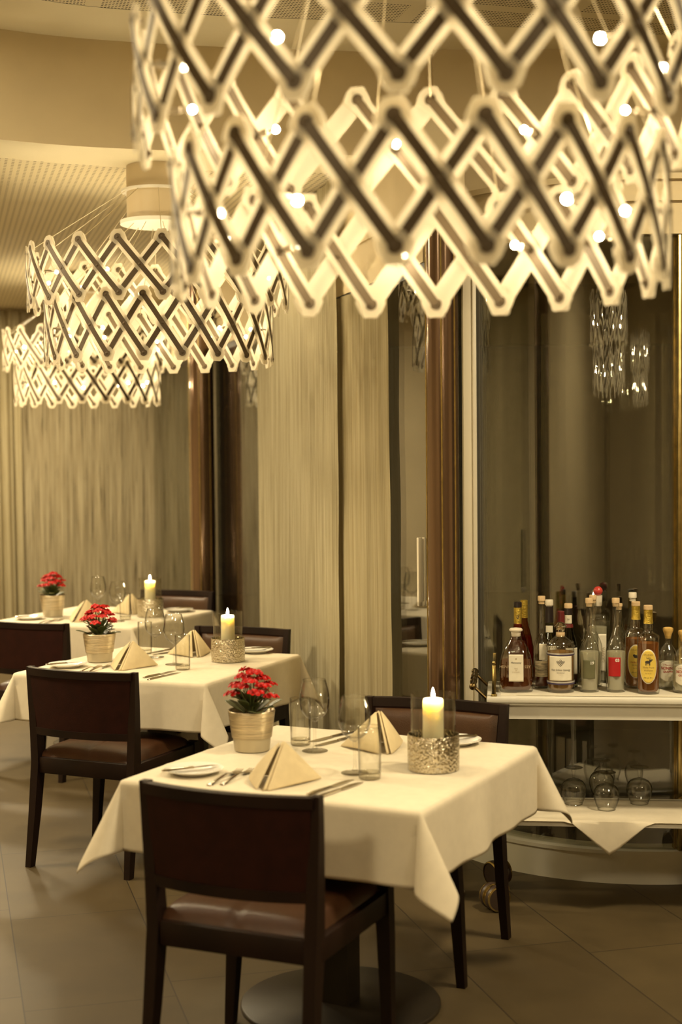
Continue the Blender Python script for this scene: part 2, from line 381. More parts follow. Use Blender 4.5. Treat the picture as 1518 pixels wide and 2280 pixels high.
struct(mb.build('ceiling', M['perf_lo'], smooth=False))
def off_curve(p, d):
    out = []
    for i, q in enumerate(p):
        t = (p[min(i+1, len(p)-1)]-p[max(i-1, 0)]).normalized(); out.append(q-V((-t.y, t.x))*d)
    return out
fo = off_curve(fc, .45)
mb = MB(); mb.grid([[(p.x, p.y, Z_HI) for p in fo], [(p.x+(-9-p.x)*0, min(p.y-.05, 0), Z_HI) for p in fo], [(p.x, -6.2, Z_HI) for p in fo], [(p.x, -6.2, Z_HI+.1) for p in fo]])
struct(mb.build('ceiling_high', M['perf_hi'], smooth=False))
mb = MB(); mb.grid([[(p.x, p.y, Z_HI-.001) for p in fo], [(p.x, p.y+.09, Z_HI) for p in fc]]); struct(mb.build('ceiling_border', M['ceil'], smooth=False))
mb = MB(); mb.box(-9.2, -6.2, 0, -9, 18, 3.5); mb.box(-9, -6.2, 0, 7, -6, 3.5); mb.box(7, -6.2, 0, 7.2, 6.6, 3.5)
W_N = 1.824                                        # window wall plane in room coordinates
T_BACK = 13.45
mb = MB()
for (a, b, c, d) in (((-5.2, -4.2), 0, 0, 0),): pass
# walls of the room, in room coordinates: one on the far side from the windows, one behind the camera
def wall(name, t0, n0, t1, n1, th, z0, z1, m):
    mb = MB(); a, b = TN(t0, n0), TN(t1, n1); u = (b-a).normalized(); w = V((-u.y, u.x, 0))*th
    mb.sections([[a+V((0, 0, z0)), b+V((0, 0, z0)), b+w+V((0, 0, z0)), a+w+V((0, 0, z0))], [a+V((0, 0, z1)), b+V((0, 0, z1)), b+w+V((0, 0, z1)), a+w+V((0, 0, z1))]])
    return struct(mb.build(name, m, smooth=False))
wall('wall_left', -5, -3.6, 16, -3.6, .15, 0, 3.5, M['tan'])
wall('wall_rear', -4.5, -4, -4.5, 7, .15, 0, 3.5, M['tan'])
wall('wall_side', -5, 5.2, 2.4, 5.2, -.15, 0, 3.5, M['tan'])
# window wall: header band, mouldings, panes
wall('wall_right', 5.5, W_N, T_BACK+1, W_N, -.16, 2.44, Z_LO, M['tan'])
wall('trim_2', 5.5, W_N-.014, T_BACK, W_N-.014, -.014, 2.44, 2.52, M['tan'])
wall('trim_3', 5.5, W_N-.012, T_BACK, W_N-.012, -.012, 2.64, 2.665, M['tan'])
wall('wall_back', T_BACK+.02, -4, T_BACK+.02, W_N+.16, .16, 2.52, Z_LO, M['tan'])
def pane(name, t0, n0, t1, n1, z0, z1, m, side=-1):
    mb = MB(); a, b = TN(t0, n0), TN(t1, n1); u = (b-a).normalized(); w = V((-u.y, u.x, 0))*.012*side
    mb.sections([[a+V((0, 0, z0)), b+V((0, 0, z0)), b+w+V((0, 0, z0)), a+w+V((0, 0, z0))], [a+V((0, 0, z1)), b+V((0, 0, z1)), b+w+V((0, 0, z1)), a+w+V((0, 0, z1))]])
    g = struct(mb.build(name, m, smooth=False))
    mb = MB(); up = V((0, 0, 1)); w2 = w.normalized()*.05
    for (za, zb) in ((z0, z0+.04), (z1-.04, z1)):
        mb.sections([[a-w2*.06+up*za, b-w2*.06+up*za, b+w2+up*za, a+w2+up*za], [a-w2*.06+up*zb, b-w2*.06+up*zb, b+w2+up*zb, a+w2+up*zb]])
    f = struct(mb.build('window_frame', M['darkmetal'], g, smooth=False)); return g
w1 = pane('window_1', 5.45, W_N-.004, 7.3, W_N-.004, .02, 2.44, M['window'])
pane('window_2', 7.3, W_N-.004, 10.6, W_N-.004, .02, 2.44, M['window'])
pane('window_3', 10.6, W_N-.004, T_BACK, W_N-.004, .02, 2.44, M['window'])
wall('wall_back_left', T_BACK+.02, -4, T_BACK+.02, .30, .16, 0, 2.52, M['tan'])
pane('window_4', T_BACK+.05, .30, T_BACK+.05, W_N, .02, 2.52, M['window'], 1)
def wl(px, n=W_N-.06):                             # where the sight line of photo column px meets the window line
    d = ray(px, 1100); k = n/(d.x*NRM.x+d.y*NRM.y); return V((d.x*k, d.y*k, 0))
# pull handle on the sliding pane
hp = wl(938, W_N-.02); hp.z = atY(938, 1338, hp.y).z
mb = MB(); hx = Matrix.Translation(hp) @ Matrix.Rotation(A15, 4, 'Z')
mb.rbox(-.018, -.012, -.02, .0, .012, .25, .003, 2, hx); mb.rbox(.004, -.012, -.02, .014, .012, .25, .003, 2, hx); mb.rbox(-.018, -.012, -.02, .05, .012, .0, .003, 2, hx)
hd = mb.build('door_handle', M['white_post'], w1); struct(hd)

# bronze columns on the window line
def column(name, t, n, r, z1, label, seam=True):
    p = TN(t, n); o = thing(name, label, 'column', p); o['kind'] = 'structure'
    mb = MB(); mb.lathe([(r, .0), (r, z1)], 48, cap=True); mb.build('shaft', M['bronze'], o)
    mb = MB(); mb.lathe([(r+.012, 0), (r+.012, .012), (r+.001, .02)], 48, cap=True); mb.build('foot_ring', M['darkbrass'], o)
    mb = MB()
    for a in (.6, 1.9, 3.3, 4.6, 5.5): mb.tube([(cos(a)*r, sin(a)*r, .02), (cos(a)*r, sin(a)*r, z1)], .0035, 6)
    mb.build('seam', M['brass'], o)
    return o
pc = atY(992, 1990, 5.62)
column('column', pc.dot(DIR), pc.dot(NRM), .062, 2.66, 'polished bronze round column beside the cream post and drinks trolley')
pc = wl(451, W_N-.10)
column('column', pc.dot(DIR), pc.dot(NRM), .085, Z_LO, 'bronze round column at the edge of the brown string curtain')

# round glazed entrance drum
DC = V((1.25, 6.58, 0)); DR = .86
def arc(a0, a1, r, z0, z1, th, n=64):
    mb = MB(); A = [a0+(a1-a0)*i/n for i in range(n+1)]
    mb.sections([[DC+V((cos(a)*r, sin(a)*r, z0)), DC+V((cos(a)*(r-th), sin(a)*(r-th), z0)), DC+V((cos(a)*(r-th), sin(a)*(r-th), z1)), DC+V((cos(a)*r, sin(a)*r, z1))] for a in A])
    return mb
AL = atan2(6.12-DC.y, .525-DC.x); AL = AL+2*pi if AL < 0 else AL      # left end of the front glazing
AR = 2*pi+.1
mb = arc(AL-.03, AR, DR, 0, .118, .12); mb2 = arc(AL-.03, AR, DR+.006, .118, .132, .12); mb.add(mb2.v, mb2.f)
struct(mb.build('trim_4', M['white'], ang=30), 'curved white plinth under the round glass entrance')
mb = arc(AL, AR, DR-.03, .13, 2.53, .012); struct(mb.build('window_5', M['drumglass']), 'curved glass of the round entrance')
mb = arc(AL-.03, AR, DR+.01, 2.53, 2.66, .14)
for (z0, z1, e) in ((2.655, 2.68, .03), (2.68, 2.735, .02), (2.735, 2.757, .04)):
    k = arc(AL-.03, AR, DR+e, z0, z1, .14); mb.add(k.v, k.f)
struct(mb.build('trim_5', M['tan'], ang=30), 'curved moulded cap of the round entrance')
mb = MB(); mb.lathe([(.001, 2.74), (DR, 2.74), (DR, 2.76), (.001, 2.76)], 64, mx=Matrix.Translation(DC)); struct(mb.build('ceiling_entrance', M['tan']))
def post(a, w, d, m, name):
    mb = MB(); x = Matrix.Translation(DC) @ Matrix.Rotation(a, 4, 'Z')
    mb.rbox(DR-d+.005, -w/2, .132, DR+.004, w/2, 2.53, .004, 2, x); mb.box(DR-d-.02, -w/2-.006, .132, DR-d+.005, w/2+.006, 2.53, x)
    return struct(mb.build(name, m))
mb = MB(); pp = atY(1049, 1500, 6.12); mb.rbox(pp.x-.028, 6.10, .132, pp.x+.028, 6.17, 2.53, .004); mb.rbox(pp.x+.010, 6.09, .132, pp.x+.014, 6.10, 2.53, .0015, 1); struct(mb.build('trim_6', M['white_post']))
post(atan2(5.72-DC.y, 1.315-DC.x), .02, .04, M['brass'], 'trim_7')
# far half of the drum: dark glass to the street
mb = arc(.1, AL-.03, DR-.03, .0, 2.53, .012); struct(mb.build('window_6', M['window']))
mb = MB(); mb.lathe([(.001, .004), (DR-.12, .004), (DR-.12, .012), (.001, .012)], 48, mx=Matrix.Translation(DC)); struct(mb.build('floor_mat', M['blackstone']))
# wall above and beside the drum
mb = MB(); mb.box(.42, 6.5, 2.74, 7, 6.6, Z_HI); struct(mb.build('wall_entrance', M['tan'], smooth=False))
mb = MB(); mb.box(2.2, 6.5, 0, 7, 6.6, 2.74); struct(mb.build('wall_beside', M['tan'], smooth=False))

# curtains --------------------------------------------------------------
def curtain(name, label, p0, p1, z0, z1, m, folds, amp, seed, th=.0, edge=0):
    rnd = random.Random(seed); a, b = V(p0), V(p1); u = (b-a); W = u.length; u.normalize(); w = V((-u.y, u.x, 0))
    nx = max(60, int(folds*14)); nz = 24; ph = [rnd.uniform(0, 6.28) for _ in range(4)]
    rows = []; uvs = []
    for j in range(nz+1):
        z = z0+(z1-z0)*j/nz; row = []
        for i in range(nx+1):
            s = i/nx
            off = amp*(sin(folds*2*pi*s+ph[0])*.6+sin(folds*.37*2*pi*s+ph[1])*.5+.35*sin(folds*1.9*2*pi*s+ph[2]+z*.5))
            dx = edge*sin(z*2.1+ph[3])*(.3+.7*s)+.006*sin(z*9+i)*(1 if i == nx and edge else 0)
            p = a+u*(s*W+dx)+w*off; row.append((p.x, p.y, z))
        rows.append(row)
    mb = MB(); mb.grid(rows); me = bpy.data.meshes.new(name)
    me.from_pydata(mb.v, [], mb.f)
    uv = me.uv_layers.new(name='UVMap')
    for lp in me.loops:
        k = lp.vertex_index; uv.data[lp.index].uv = ((k % (nx+1))/nx*W/2.0, mb.v[k][2])
    for p in me.polygons: p.use_smooth = True
    me.materials.append(m); o = bpy.data.objects.new(name, me); COL.objects.link(o)
    return tag(o, label, 'curtain')
curtain('string_curtain', 'light beige string curtain with a wavy beaded edge between middle table and window', wl(574, W_N-.045), wl(752, W_N-.052), .02, Z_LO-.02, M['strings'], 9, .009, 3, edge=.012)
curtain('drape', 'plain beige drape gathered beside the bronze column pane', wl(742, W_N-.022), wl(870, W_N-.022), .02, 2.43, M['sheer'], 5, .009, 5, edge=.008)
bk = lambda px, t: (lambda d: V((d.x, d.y, 0))*(t/(d.x*DIR.x+d.y*DIR.y)))(ray(px, 1100))
curtain('string_curtain', 'wide brown string curtain along the back wall behind the back table', bk(38, T_BACK-.12), bk(372, T_BACK-.12), .02, Z_LO-.02, M['strings2'], 8, .005, 8)
curtain('string_curtain', 'pale end panel of string curtain beside the far bronze column', bk(366, T_BACK-.28), bk(427, T_BACK-.3), .02, Z_LO-.02, M['strings'], 3, .012, 9)
curtain('drape', 'gathered beige drape at the left end of the back wall', bk(-60, T_BACK-.2), bk(50, T_BACK-.2), .02, Z_LO-.02, M['sheer'], 4, .06, 10)

# dark paintings on the wall behind the camera, seen as tall narrow reflections in the curved glass
for (n_, w_, h_, lb) in ((-.4, 1.5, 1.35, 'large dark red painting behind the camera, seen as a narrow reflection in curved glass'), (2.7, 1.7, 1.5, 'wider dark red painting behind the camera, seen as a narrow reflection in curved glass')):
    pt = thing('painting', lb, 'painting', TN(-4.42, n_, 1.75), A15)
    mb = MB(); mb.rbox(-w_/2, -.02, -h_/2, w_/2, .015, h_/2, .004, 1); mb.build('canvas', M['picture'], pt)
    mb = MB()
    for (x0, z0, x1, z1) in ((-w_/2-.03, -h_/2-.03, w_/2+.03, -h_/2), (-w_/2-.03, h_/2, w_/2+.03, h_/2+.03), (-w_/2-.03, -h_/2, -w_/2, h_/2), (w_/2, -h_/2, w_/2+.03, h_/2)): mb.box(x0, -.025, z0, x1, .03, z1)
    mb.build('frame', M['darkmetal'], pt, smooth=False)

# ================================================================== CHANDELIERS
TIERS = ((.58, .0, .226), (.507, -.246, .0))       # radius, z of lower rivets, z of upper rivets (the level between the tiers is 0)
def arm_shape(Lh, w, rr, scallop):
    # half-width along the arm, a in [-Lh-rr*.9 .. Lh+rr*.9]
    out = []
    for i in range(17):
        x = -rr*.97+i*rr*1.5/16; k = sqrt(max(rr*rr-x*x, 0)); ph = atan2(k, x)
        k *= 1+scallop*cos(ph*6)
        out.append((-Lh+x, max(k, .002) if x < 0 else max(k*(1-.5*max(0, x)/rr), w)))
    for i in range(1, 9): out.append((-Lh+rr*.6+(2*Lh-rr*1.2)*i/9, w))
    out += [(-a, b) for a, b in reversed(out[:17])]
    return out
def arm_builder(rad, z0, z1, sgn, w, rr, off, th, scallop):
    dth = pi/10; Wd = rad*dth; Lt = sqrt(Wd*Wd+(z1-z0)**2); ex = V((Wd*sgn/Lt, (z1-z0)/Lt)); ey = V((-ex.y, ex.x))
    secs = []
    for a, hw in arm_shape(Lt/2, w, rr, scallop):
        ring = []
        for (s, o) in ((-1, 0), (0, 0), (1, 0), (1, th), (0, th), (-1, th)):
            q = V((Wd*sgn/2, 0))+V((0, (z0+z1)/2))+ex*a+ey*hw*s
            ang = q.x/rad; r = rad+off+o
            ring.append((sin(ang)*r, -cos(ang)*r, q.y))
        secs.append(ring)
    mb = MB(); mb.sections(secs); return mb
def core_builder(rad, z0, z1, sgn, off):
    return arm_builder(rad, z0, z1, sgn, .0105, .0145, off, .0025, 0)
def make_chandelier(label, loc, rz, zc, TIERS=TIERS, phase=(0, 0)):
    root = thing('chandelier', label, 'chandelier', loc, rz)
    for ti, (rad, z0, z1) in enumerate(TIERS):
        for sgn, off in ((-1, .002), (1, -.006)):
            am = arm_builder(rad, z0, z1, sgn, .0240, .0335, off, .004, .13).mesh('lattice_arm', M['acrylic'], ang=50)
            cb = core_builder(rad, z0, z1, sgn, off+.0042) if sgn < 0 else arm_builder(rad, z0, z1, sgn, .0105, .0145, off-.0012, .0064, 0)
            dth = pi/10
            for (aa, zz) in ((0, z0), (sgn*dth, z1), (sgn*dth/2, (z0+z1)/2)):
                X = Matrix.Rotation(aa, 4, 'Z') @ Matrix.Translation((0, -(rad+off+.0055), zz)) @ Matrix.Rotation(pi/2, 4, 'X')
                cb.lathe([(.0055, -.014), (.0065, .001), (.0035, .003), (.0005, .003)], 10, cap=True, mx=X)
            cm = cb.mesh('metal_strip', M['core'], ang=50)
            for k in range(20):
                a = bpy.data.objects.new('lattice_arm', am); COL.objects.link(a); a.parent = root; a.rotation_euler = (0, 0, k*dth+phase[ti])
                c = bpy.data.objects.new('metal_strip', cm); COL.objects.link(c); c.parent = a; c['label'] = 'taupe metal strip on the arm'
        # bulbs on pins pointing inward from every other crossing
        mb = MB(); zc_ = (z0+z1)/2
        mb.tube([(0, -rad+.012, 0), (0, -rad+.075, 0)], .004, 8); mb.tube([(0, -rad+.03, 0), (0, -rad+.055, 0)], .008, 8); pin = mb.mesh('bulb_socket', M['rivet'])
        mb = MB(); mb.sphere((0, -rad+.082, 0), .0085, 12, 8); bl = mb.mesh('bulb', M['bulb'])
        for k in range(10):
            p = bpy.data.objects.new('bulb_socket', pin); COL.objects.link(p); p.parent = root; p.location = (0, 0, zc_+.006*(-1)**k); p.rotation_euler = (0, 0, (2*k+.5)*pi/10+phase[ti])
            b = bpy.data.objects.new('bulb', bl); COL.objects.link(b); b.parent = p
    # ceiling canopy
    mb = MB(); mb.lathe([(.138, zc-.245), (.138, zc-.001)], 48, cap=True); cn = mb.build('canopy', M['drumtop'], root)
    mb = MB(); mb.lathe([(.13, zc-.118), (.162, zc-.118), (.162, zc-.108), (.13, zc-.108)], 48); mb.build('canopy_ring', M['white'], cn)
    mb = MB(); mb.lathe([(.001, zc-.262), (.168, zc-.262), (.168, zc-.245), (.001, zc-.245)], 48); mb.build('canopy_plate', M['white'], cn)
    for k in range(10):                             # suspension wires
        for (rr, ti, zz, dp) in ((.15, 0, zc-.118, 0), (.12, 1, zc-.262, .5)):
            rad, z0, z1 = TIERS[ti]; a = (2*k+dp*2)*pi/10+phase[ti]
            mb = MB(); mb.tube([(sin(a)*rr, -cos(a)*rr, zz), (sin(a)*rad*.985, -cos(a)*rad*.985, z1)], .0016, 5)
            mb.build('suspension_wire', M['wire'], root)
    return root
rnd_off = R(-.5)
ch2 = make_chandelier('middle lattice chandelier with two tiers and a beige ceiling canopy in full view', (-.815, 6.72, 2.376), -R(.5), Z_LO-2.376, phase=(R(9), 0))
ch1 = make_chandelier('large lattice chandelier close to the camera hanging at the upper right', (.167, 3.10, 2.282), -R(6.3), Z_HI-2.282, ((.58, .054, .28), (.507, -.226, .0)), (0, -R(1.4)))
ch3 = copy_tree(ch2)
relabel(ch3, 'smallest lattice chandelier farthest away in front of the brown string curtain', (-1.785, 10.5, 2.335), R(5))
ch4 = copy_tree(ch1)
relabel(ch4, 'lattice chandelier behind the camera, seen only as a narrow reflection in the curved glass', (1.15, -.75, 2.34), R(3))
def drop(o):
    for c in list(o.children): drop(c)
    bpy.data.objects.remove(o)
for c in list(ch4.children):                        # its wires are too fine to show in the reflection
    if c.name.startswith('suspension'): drop(c)

# ================================================================== TABLES
TT = .752
TAB = [((-.0154, 4.4996), -.4538), ((-.8221, 6.7093), -.3953), ((-1.41, 8.74), -.40)]
HS = .9354/2
def uv_axes(th): return V((cos(th), sin(th), 0)), V((-sin(th), cos(th), 0))
def cloth_obj(h, over, flaps, label, loc, th, seed):
    rnd = random.Random(seed); rb = .012; N = 84
    ext = h+over
    cs = []
    inner = [-h+2*h*i/36 for i in range(37)]; outer = [h+over*i/22 for i in range(1, 23)]
    cs = [-x for x in reversed(outer)]+inner+outer
    ph = [rnd.uniform(0, 6.28) for _ in range(8)]
    def arcd(e):
        if e < rb*pi/2: a = e/rb; return rb*sin(a), rb*(1-cos(a)), 0
        return rb, rb, e-rb*pi/2
    rows = []
    for s in cs:
        row = []
        for t in cs:
            ps, pt = abs(s)-h, abs(t)-h; ss, st = (1 if s >= 0 else -1), (1 if t >= 0 else -1)
            if ps <= 0 and pt <= 0: p = V((s, t, 0))
            elif ps > 0 and pt > 0:
                e = sqrt(ps*ps+pt*pt); f = atan2(pt, ps)/(pi/2); o, dz, rest = arcd(e)
                A, B, yaw = flaps[(ss, st)]
                fa = f*pi/2; base = V((cos(fa)*ss, sin(fa)*st, 0))
                bis = V((ss*cos(pi/4), st*sin(pi/4), 0)); bis.rotate(Matrix.Rotation(yaw, 3, 'Z')); per = V((ss, -st, 0)).normalized()
                w = bis*A*sin(pi*f)**1.2+per*B*sin(2*pi*f); w2 = min(w.length, .97); 
                p = V((ss*h, st*h, 0))+base*o+w*rest+V((0, 0, -dz-sqrt(1-w2*w2)*rest))
            else:
                if ps > 0: e, al, out, k = ps, t, V((ss, 0, 0)), (0 if ss > 0 else 2)
                else: e, al, out, k = pt, s, V((0, st, 0)), (1 if st > 0 else 3)
                o, dz, rest = arcd(e); q = al/h; env = (1-q**4)*rest/over
                wv = env*(.010*sin(q*5.1+ph[k])+.008*sin(q*11+ph[k+4])+.010)
                b = V((s if ps <= 0 else ss*h, t if pt <= 0 else st*h, 0)); p = b+out*(o+wv)+V((0, 0, -dz-rest))
            if ps <= 0 and pt <= 0:
                for c in (-h/2, 0, h/2):            # pressed fold lines
                    p.z += .0012*math.exp(-((s-c)/.006)**2)+.0012*math.exp(-((t-c)/.006)**2)
            row.append(tuple(p))
        rows.append(row)
    mb = MB(); mb.grid(rows); o = mb.build('tablecloth', M['cloth'], ang=80); o.location = loc; o.rotation_euler = (0, 0, th)
    solidify(o, .0022, 1); tag(o, label, 'tablecloth'); return o
def table_obj(label, loc, th):
    t = thing('dining_table', label, 'table', loc, th)
    h = HS-.004
    mb = MB(); mb.rbox(-h, -h, .715, h, h, .7475, .006, 2); mb.build('tabletop', M['wood'], t)
    mb = MB(); mb.box(-.045, -.045, .012, .045, .045, .715); mb.build('pedestal', M['darkmetal'], t, smooth=False)
    mb = MB(); mb.lathe([(.001, 0), (.309, 0), (.309, .008), (.303, .0125), (.001, .0135)], 72); mb.build('base_plate', M['darkmetal'], t, ang=60)
    return t
TNAME = ['front', 'middle', 'back']
FL1 = {(1, -1): (.36, .22, R(28)), (1, 1): (.45, .22, 0), (-1, -1): (.46, .24, 0), (-1, 1): (.4, .2, 0)}
FL2 = {(1, -1): (.34, .22, R(26)), (1, 1): (.40, .2, 0), (-1, -1): (.46, .22, 0), (-1, 1): (.4, .2, 0)}
for i, ((x, y), th) in enumerate(TAB):
    table_obj('square pedestal table under white cloth, ' + ['closest to the camera beside the drinks trolley', 'second in the row, below the middle chandelier', 'last in the row, before the back string curtain'][i], (x, y, 0), th)
    cloth_obj(HS, .212, FL1 if i == 0 else FL2, 'white tablecloth hanging in pointed corners over the ' + ['front table beside the trolley', 'middle table of the row', 'back table before the brown curtain'][i], (x, y, TT-.0025), th, 11+i)

# ================================================================== CHAIRS
def make_chair(label, loc, rz):
    c = thing('dining_chair', label, 'chair', loc, rz)
    def post(secs):
        mb = MB(); mb.sections([[(x-w/2, y-d/2, z), (x+w/2, y-d/2, z), (x+w/2, y+d/2, z), (x-w/2, y+d/2, z)] for x, y, z, w, d in secs]); return mb
    for s in (-1, 1):
        mb = post([(s*.240, -.300, 0, .026, .034), (s*.235, -.268, .22, .032, .046), (s*.233, -.24, .43, .036, .054), (s*.238, -.243, .56, .034, .046), (s*.246, -.250, .70, .030, .036), (s*.252, -.258, .828, .026, .028)])
        o = mb.build('rear_leg', M['wood'], c, ang=30)
        mb = post([(s*.255, .208, 0, .028, .028), (s*.242, .222, .30, .04, .04), (s*.233, .232, .462, .044, .044)]); mb.build('front_leg', M['wood'], c, ang=30)
    mb = MB(); mb.rbox(-.215, -.262, .385, .215, -.232, .452, .004); mb.rbox(-.212, .215, .395, .212, .245, .455, .004)
    for s in (-1, 1):
        x = s*.238; mb.rbox(x-.014, -.235, .388, x+.014, .225, .452, .004)
    mb.build('seat_frame', M['wood'], c)
    # cushion with a seam across the middle
    rows = []
    for k in range(25):
        v = -1+2*k/24; row = []
        for j in range(29):
            u = -1+2*j/28; e = max(abs(u), abs(v)); ex = (1-abs(u)**6)*(1-abs(v)**6)
            z = .452+.048*ex**.35-.007*math.exp(-(u/.03)**2)*(1 if abs(v) < .98 else 0)+.006*(1-u*u)*(1-v*v)
            row.append((u*.228, -.01+v*.232, z))
        rows.append(row)
    mb = MB(); mb.grid(rows); mb.grid([[(-.228, -.242, .450), (.228, -.242, .450)], [(-.228, .222, .450), (.228, .222, .450)]]); mb.build('seat', M['leather'], c, ang=70)
    # curved back: yb(z) follows the uprights, bulging backwards in the middle
    def yb(u, z): return -.243-(z-.56)*.056-.045*(1-u*u)
    def shell(z0, z1, x0, x1, t0, t1, n=20, m=6, puff=0):
        A = []; B = []
        for i in range(m+1):
            z = z0+(z1-z0)*i/m; ra = []; rb_ = []
            for j in range(n+1):
                x = x0+(x1-x0)*j/n; u = x/.25
                e = (1-(2*j/n-1)**8)*(1-(2*i/m-1)**8)
                xs = x*(1+(z-.56)*.3); ra.append((xs, yb(u, z)+t0, z)); rb_.append((xs, yb(u, z)+t1+puff*e, z))
            A.append(ra); B.append(rb_)
        secs = []
        for j in range(n+1): secs.append([A[i][j] for i in range(m+1)]+[B[i][j] for i in reversed(range(m+1))])
        mb = MB(); mb.sections(secs); return mb
    mb = shell(.795, .826, -.233, .233, -.016, .014); k = shell(.548, .578, -.230, .230, -.014, .014); mb.add(k.v, k.f)
    mb.build('back_frame', M['wood'], c, ang=40)
    shell(.576, .797, -.226, .226, -.010, .006).build('back_panel', M['backleather'], c, ang=40)
    shell(.584, .788, -.214, .214, .0065, .012, puff=.016, n=28, m=14).build('back_pad', M['leatherpad'], c, ang=60)
    return c
def seat_at(pl, pr, ztop=.826):
    a, b = at(*pl, ztop), at(*pr, ztop); mid = (a+b)/2; d = b-a; return mid, atan2(d.y, d.x)
def chair_pose(mid, ang):                          # origin from the middle of the back's top ends
    v = V((-sin(ang), cos(ang), 0)); o = mid+v*.258; return (o.x, o.y, 0), ang
mid, ang = seat_at((312, 1737), (719, 1775)); loc, rz = chair_pose(mid, ang)
chair = make_chair('dark leather dining chair with its back to the camera at the front table', loc, rz)
def chair_at(label, loc, rz):
    c = copy_tree(chair); c['label'] = label; c.location = loc; c.rotation_euler = (0, 0, rz); return c
mid, ang = seat_at((63, 1481), (326, 1497)); loc2, rz2 = chair_pose(mid-V((-sin(ang), cos(ang), 0))*.035, ang)
chair_at('dark leather dining chair with its back to the camera at the middle table', loc2, rz2)
pr = at(147, 1389, .826); ud = V((cos(rz2), sin(rz2), 0)); loc3, rz3 = chair_pose(pr-ud*.252, rz2)
chair_at('dark leather dining chair cut by the left edge, pulled out from the back table', loc3, rz3)
def far_chair(label, pr_px, rz):                   # facing the camera: pr_px is the picture-right top corner
    p = at(*pr_px, .826); u = V((cos(rz), sin(rz), 0)); mid = p-u*.252; v = V((-sin(rz), cos(rz), 0)); o = mid-v*.222
    return chair_at(label, (o.x, o.y, 0), rz+pi)
far_chair('brown leather dining chair facing the camera across the front table by the trolley', (1116, 1574), R(-24))
far_chair('brown leather dining chair facing the camera behind the middle table candle', (633, 1404), R(-23))
far_chair('brown leather dining chair facing the camera behind the back table candle', (465, 1319), R(-23))

# ================================================================== TABLE SETTINGS
def shell(prof, th, z_in):                          # closed thin shell from an outer profile running rim -> bottom
    inner = [(max(r-th, .001), z) for r, z in prof if z > z_in]
    return [(.0008, z_in)]+list(reversed(inner))+[(prof[0][0]-th*.5, prof[0][1]+th*.4)]+prof+[(.0008, prof[-1][1])]
def wineglass():
    o = thing('wine_glass', '', 'wine glass')
    mb = MB(); mb.lathe(shell([(.0365, .2285), (.0385, .220), (.0425, .205), (.0462, .187), (.048, .167), (.0475, .152), (.0438, .134), (.036, .119), (.025, .108), (.014, .1012), (.0055, .094)], .0011, .1035), 48)
    bw = mb.build('bowl', M['glass'], o, ang=70); mb = MB(); mb.tube([(.0360*cos(a*pi/20), .0360*sin(a*pi/20), .2287) for a in range(41)], .0008, 6, cap=False); mb.build('rim', M['rim'], bw)
    mb = MB(); mb.lathe([(.0055, .0938), (.0042, .075), (.0038, .045), (.0048, .018), (.009, .0077)], 20, cap=True); mb.build('stem', M['glass'], o, ang=70)
    mb = MB(); mb.lathe([(.0008, .0076), (.009, .0075), (.022, .0045), (.041, .0022), (.0415, .0012), (.0405, .0004), (.0008, .0004)], 40); mb.build('foot', M['glass'], o, ang=50)
    return o
def tumbler():
    o = thing('water_tumbler', '', 'tumbler')
    mb = MB(); mb.lathe([(.0325, .016), (.0335, .10), (.0338, .152), (.0331, .1525), (.0324, .152), (.0320, .10), (.0312, .018)], 40); mb.build('wall', M['glass'], o, ang=60)
    mb = MB(); mb.lathe([(.0008, .0002), (.029, .0002), (.0318, .002), (.0325, .008), (.0325, .016), (.0308, .021), (.028, .017), (.0008, .0155)], 40); mb.build('thick_base', M['baseglass'], o, ang=60)
    mb = MB(); mb.tube([(.0331*cos(a*pi/20), .0331*sin(a*pi/20), .1526) for a in range(41)], .0009, 6, cap=False); mb.build('rim', M['rim'], o)
    return o
def holder():
    o = thing('candle_holder', '', 'candle holder')
    mb = MB(); mb.lathe([(.072, .0), (.077, .002), (.0775, .04), (.0775, .103), (.0765, .107), (.074, .107), (.0735, .10), (.0735, .004)], 64); mb.build('hammered_band', M['hammered'], o)
    mb = MB(); mb.lathe([(.0655, .012), (.0665, .10), (.0665, .226), (.0655, .2275), (.0645, .226), (.0645, .012)], 48)
    mb.lathe([(.001, .004), (.0645, .006), (.0645, .012), (.001, .012)], 32); mb.build('glass_shade', M['shade'], o)
    mb = MB(); mb.lathe([(.001, .0122), (.031, .0122), (.0315, .02), (.0312, .195), (.0305, .205), (.028, .211), (.022, .212), (.012, .207), (.001, .205)], 40); c = mb.build('candle', M['wax'], o)
    mb = MB(); mb.tube([(0, 0, .204), (.001, 0, .211), (.002, 0, .217)], .001, 6); mb.build('wick', M['wick'], c)
    mb = MB(); mb.lathe([(.0005, .212), (.0042, .217), (.0052, .222), (.004, .230), (.002, .237), (.0004, .244)], 14); mb.build('flame', M['flame'], c)
    return o
def plate():
    o = thing('bread_plate', '', 'plate')
    mb = MB(); mb.lathe([(.001, .006), (.052, .0062), (.060, .009), (.085, .0155), (.0875, .0165), (.0872, .0145), (.062, .0055), (.055, .0), (.050, .0), (.048, .002), (.001, .002)], 56); mb.build('dish', M['china'], o)
    mb = MB(); mb.tube([(.0585*cos(a*pi/24), .0585*sin(a*pi/24), .0088) for a in range(49)], .0006, 4, cap=False); mb.build('well_line', M['china'], o)
    return o
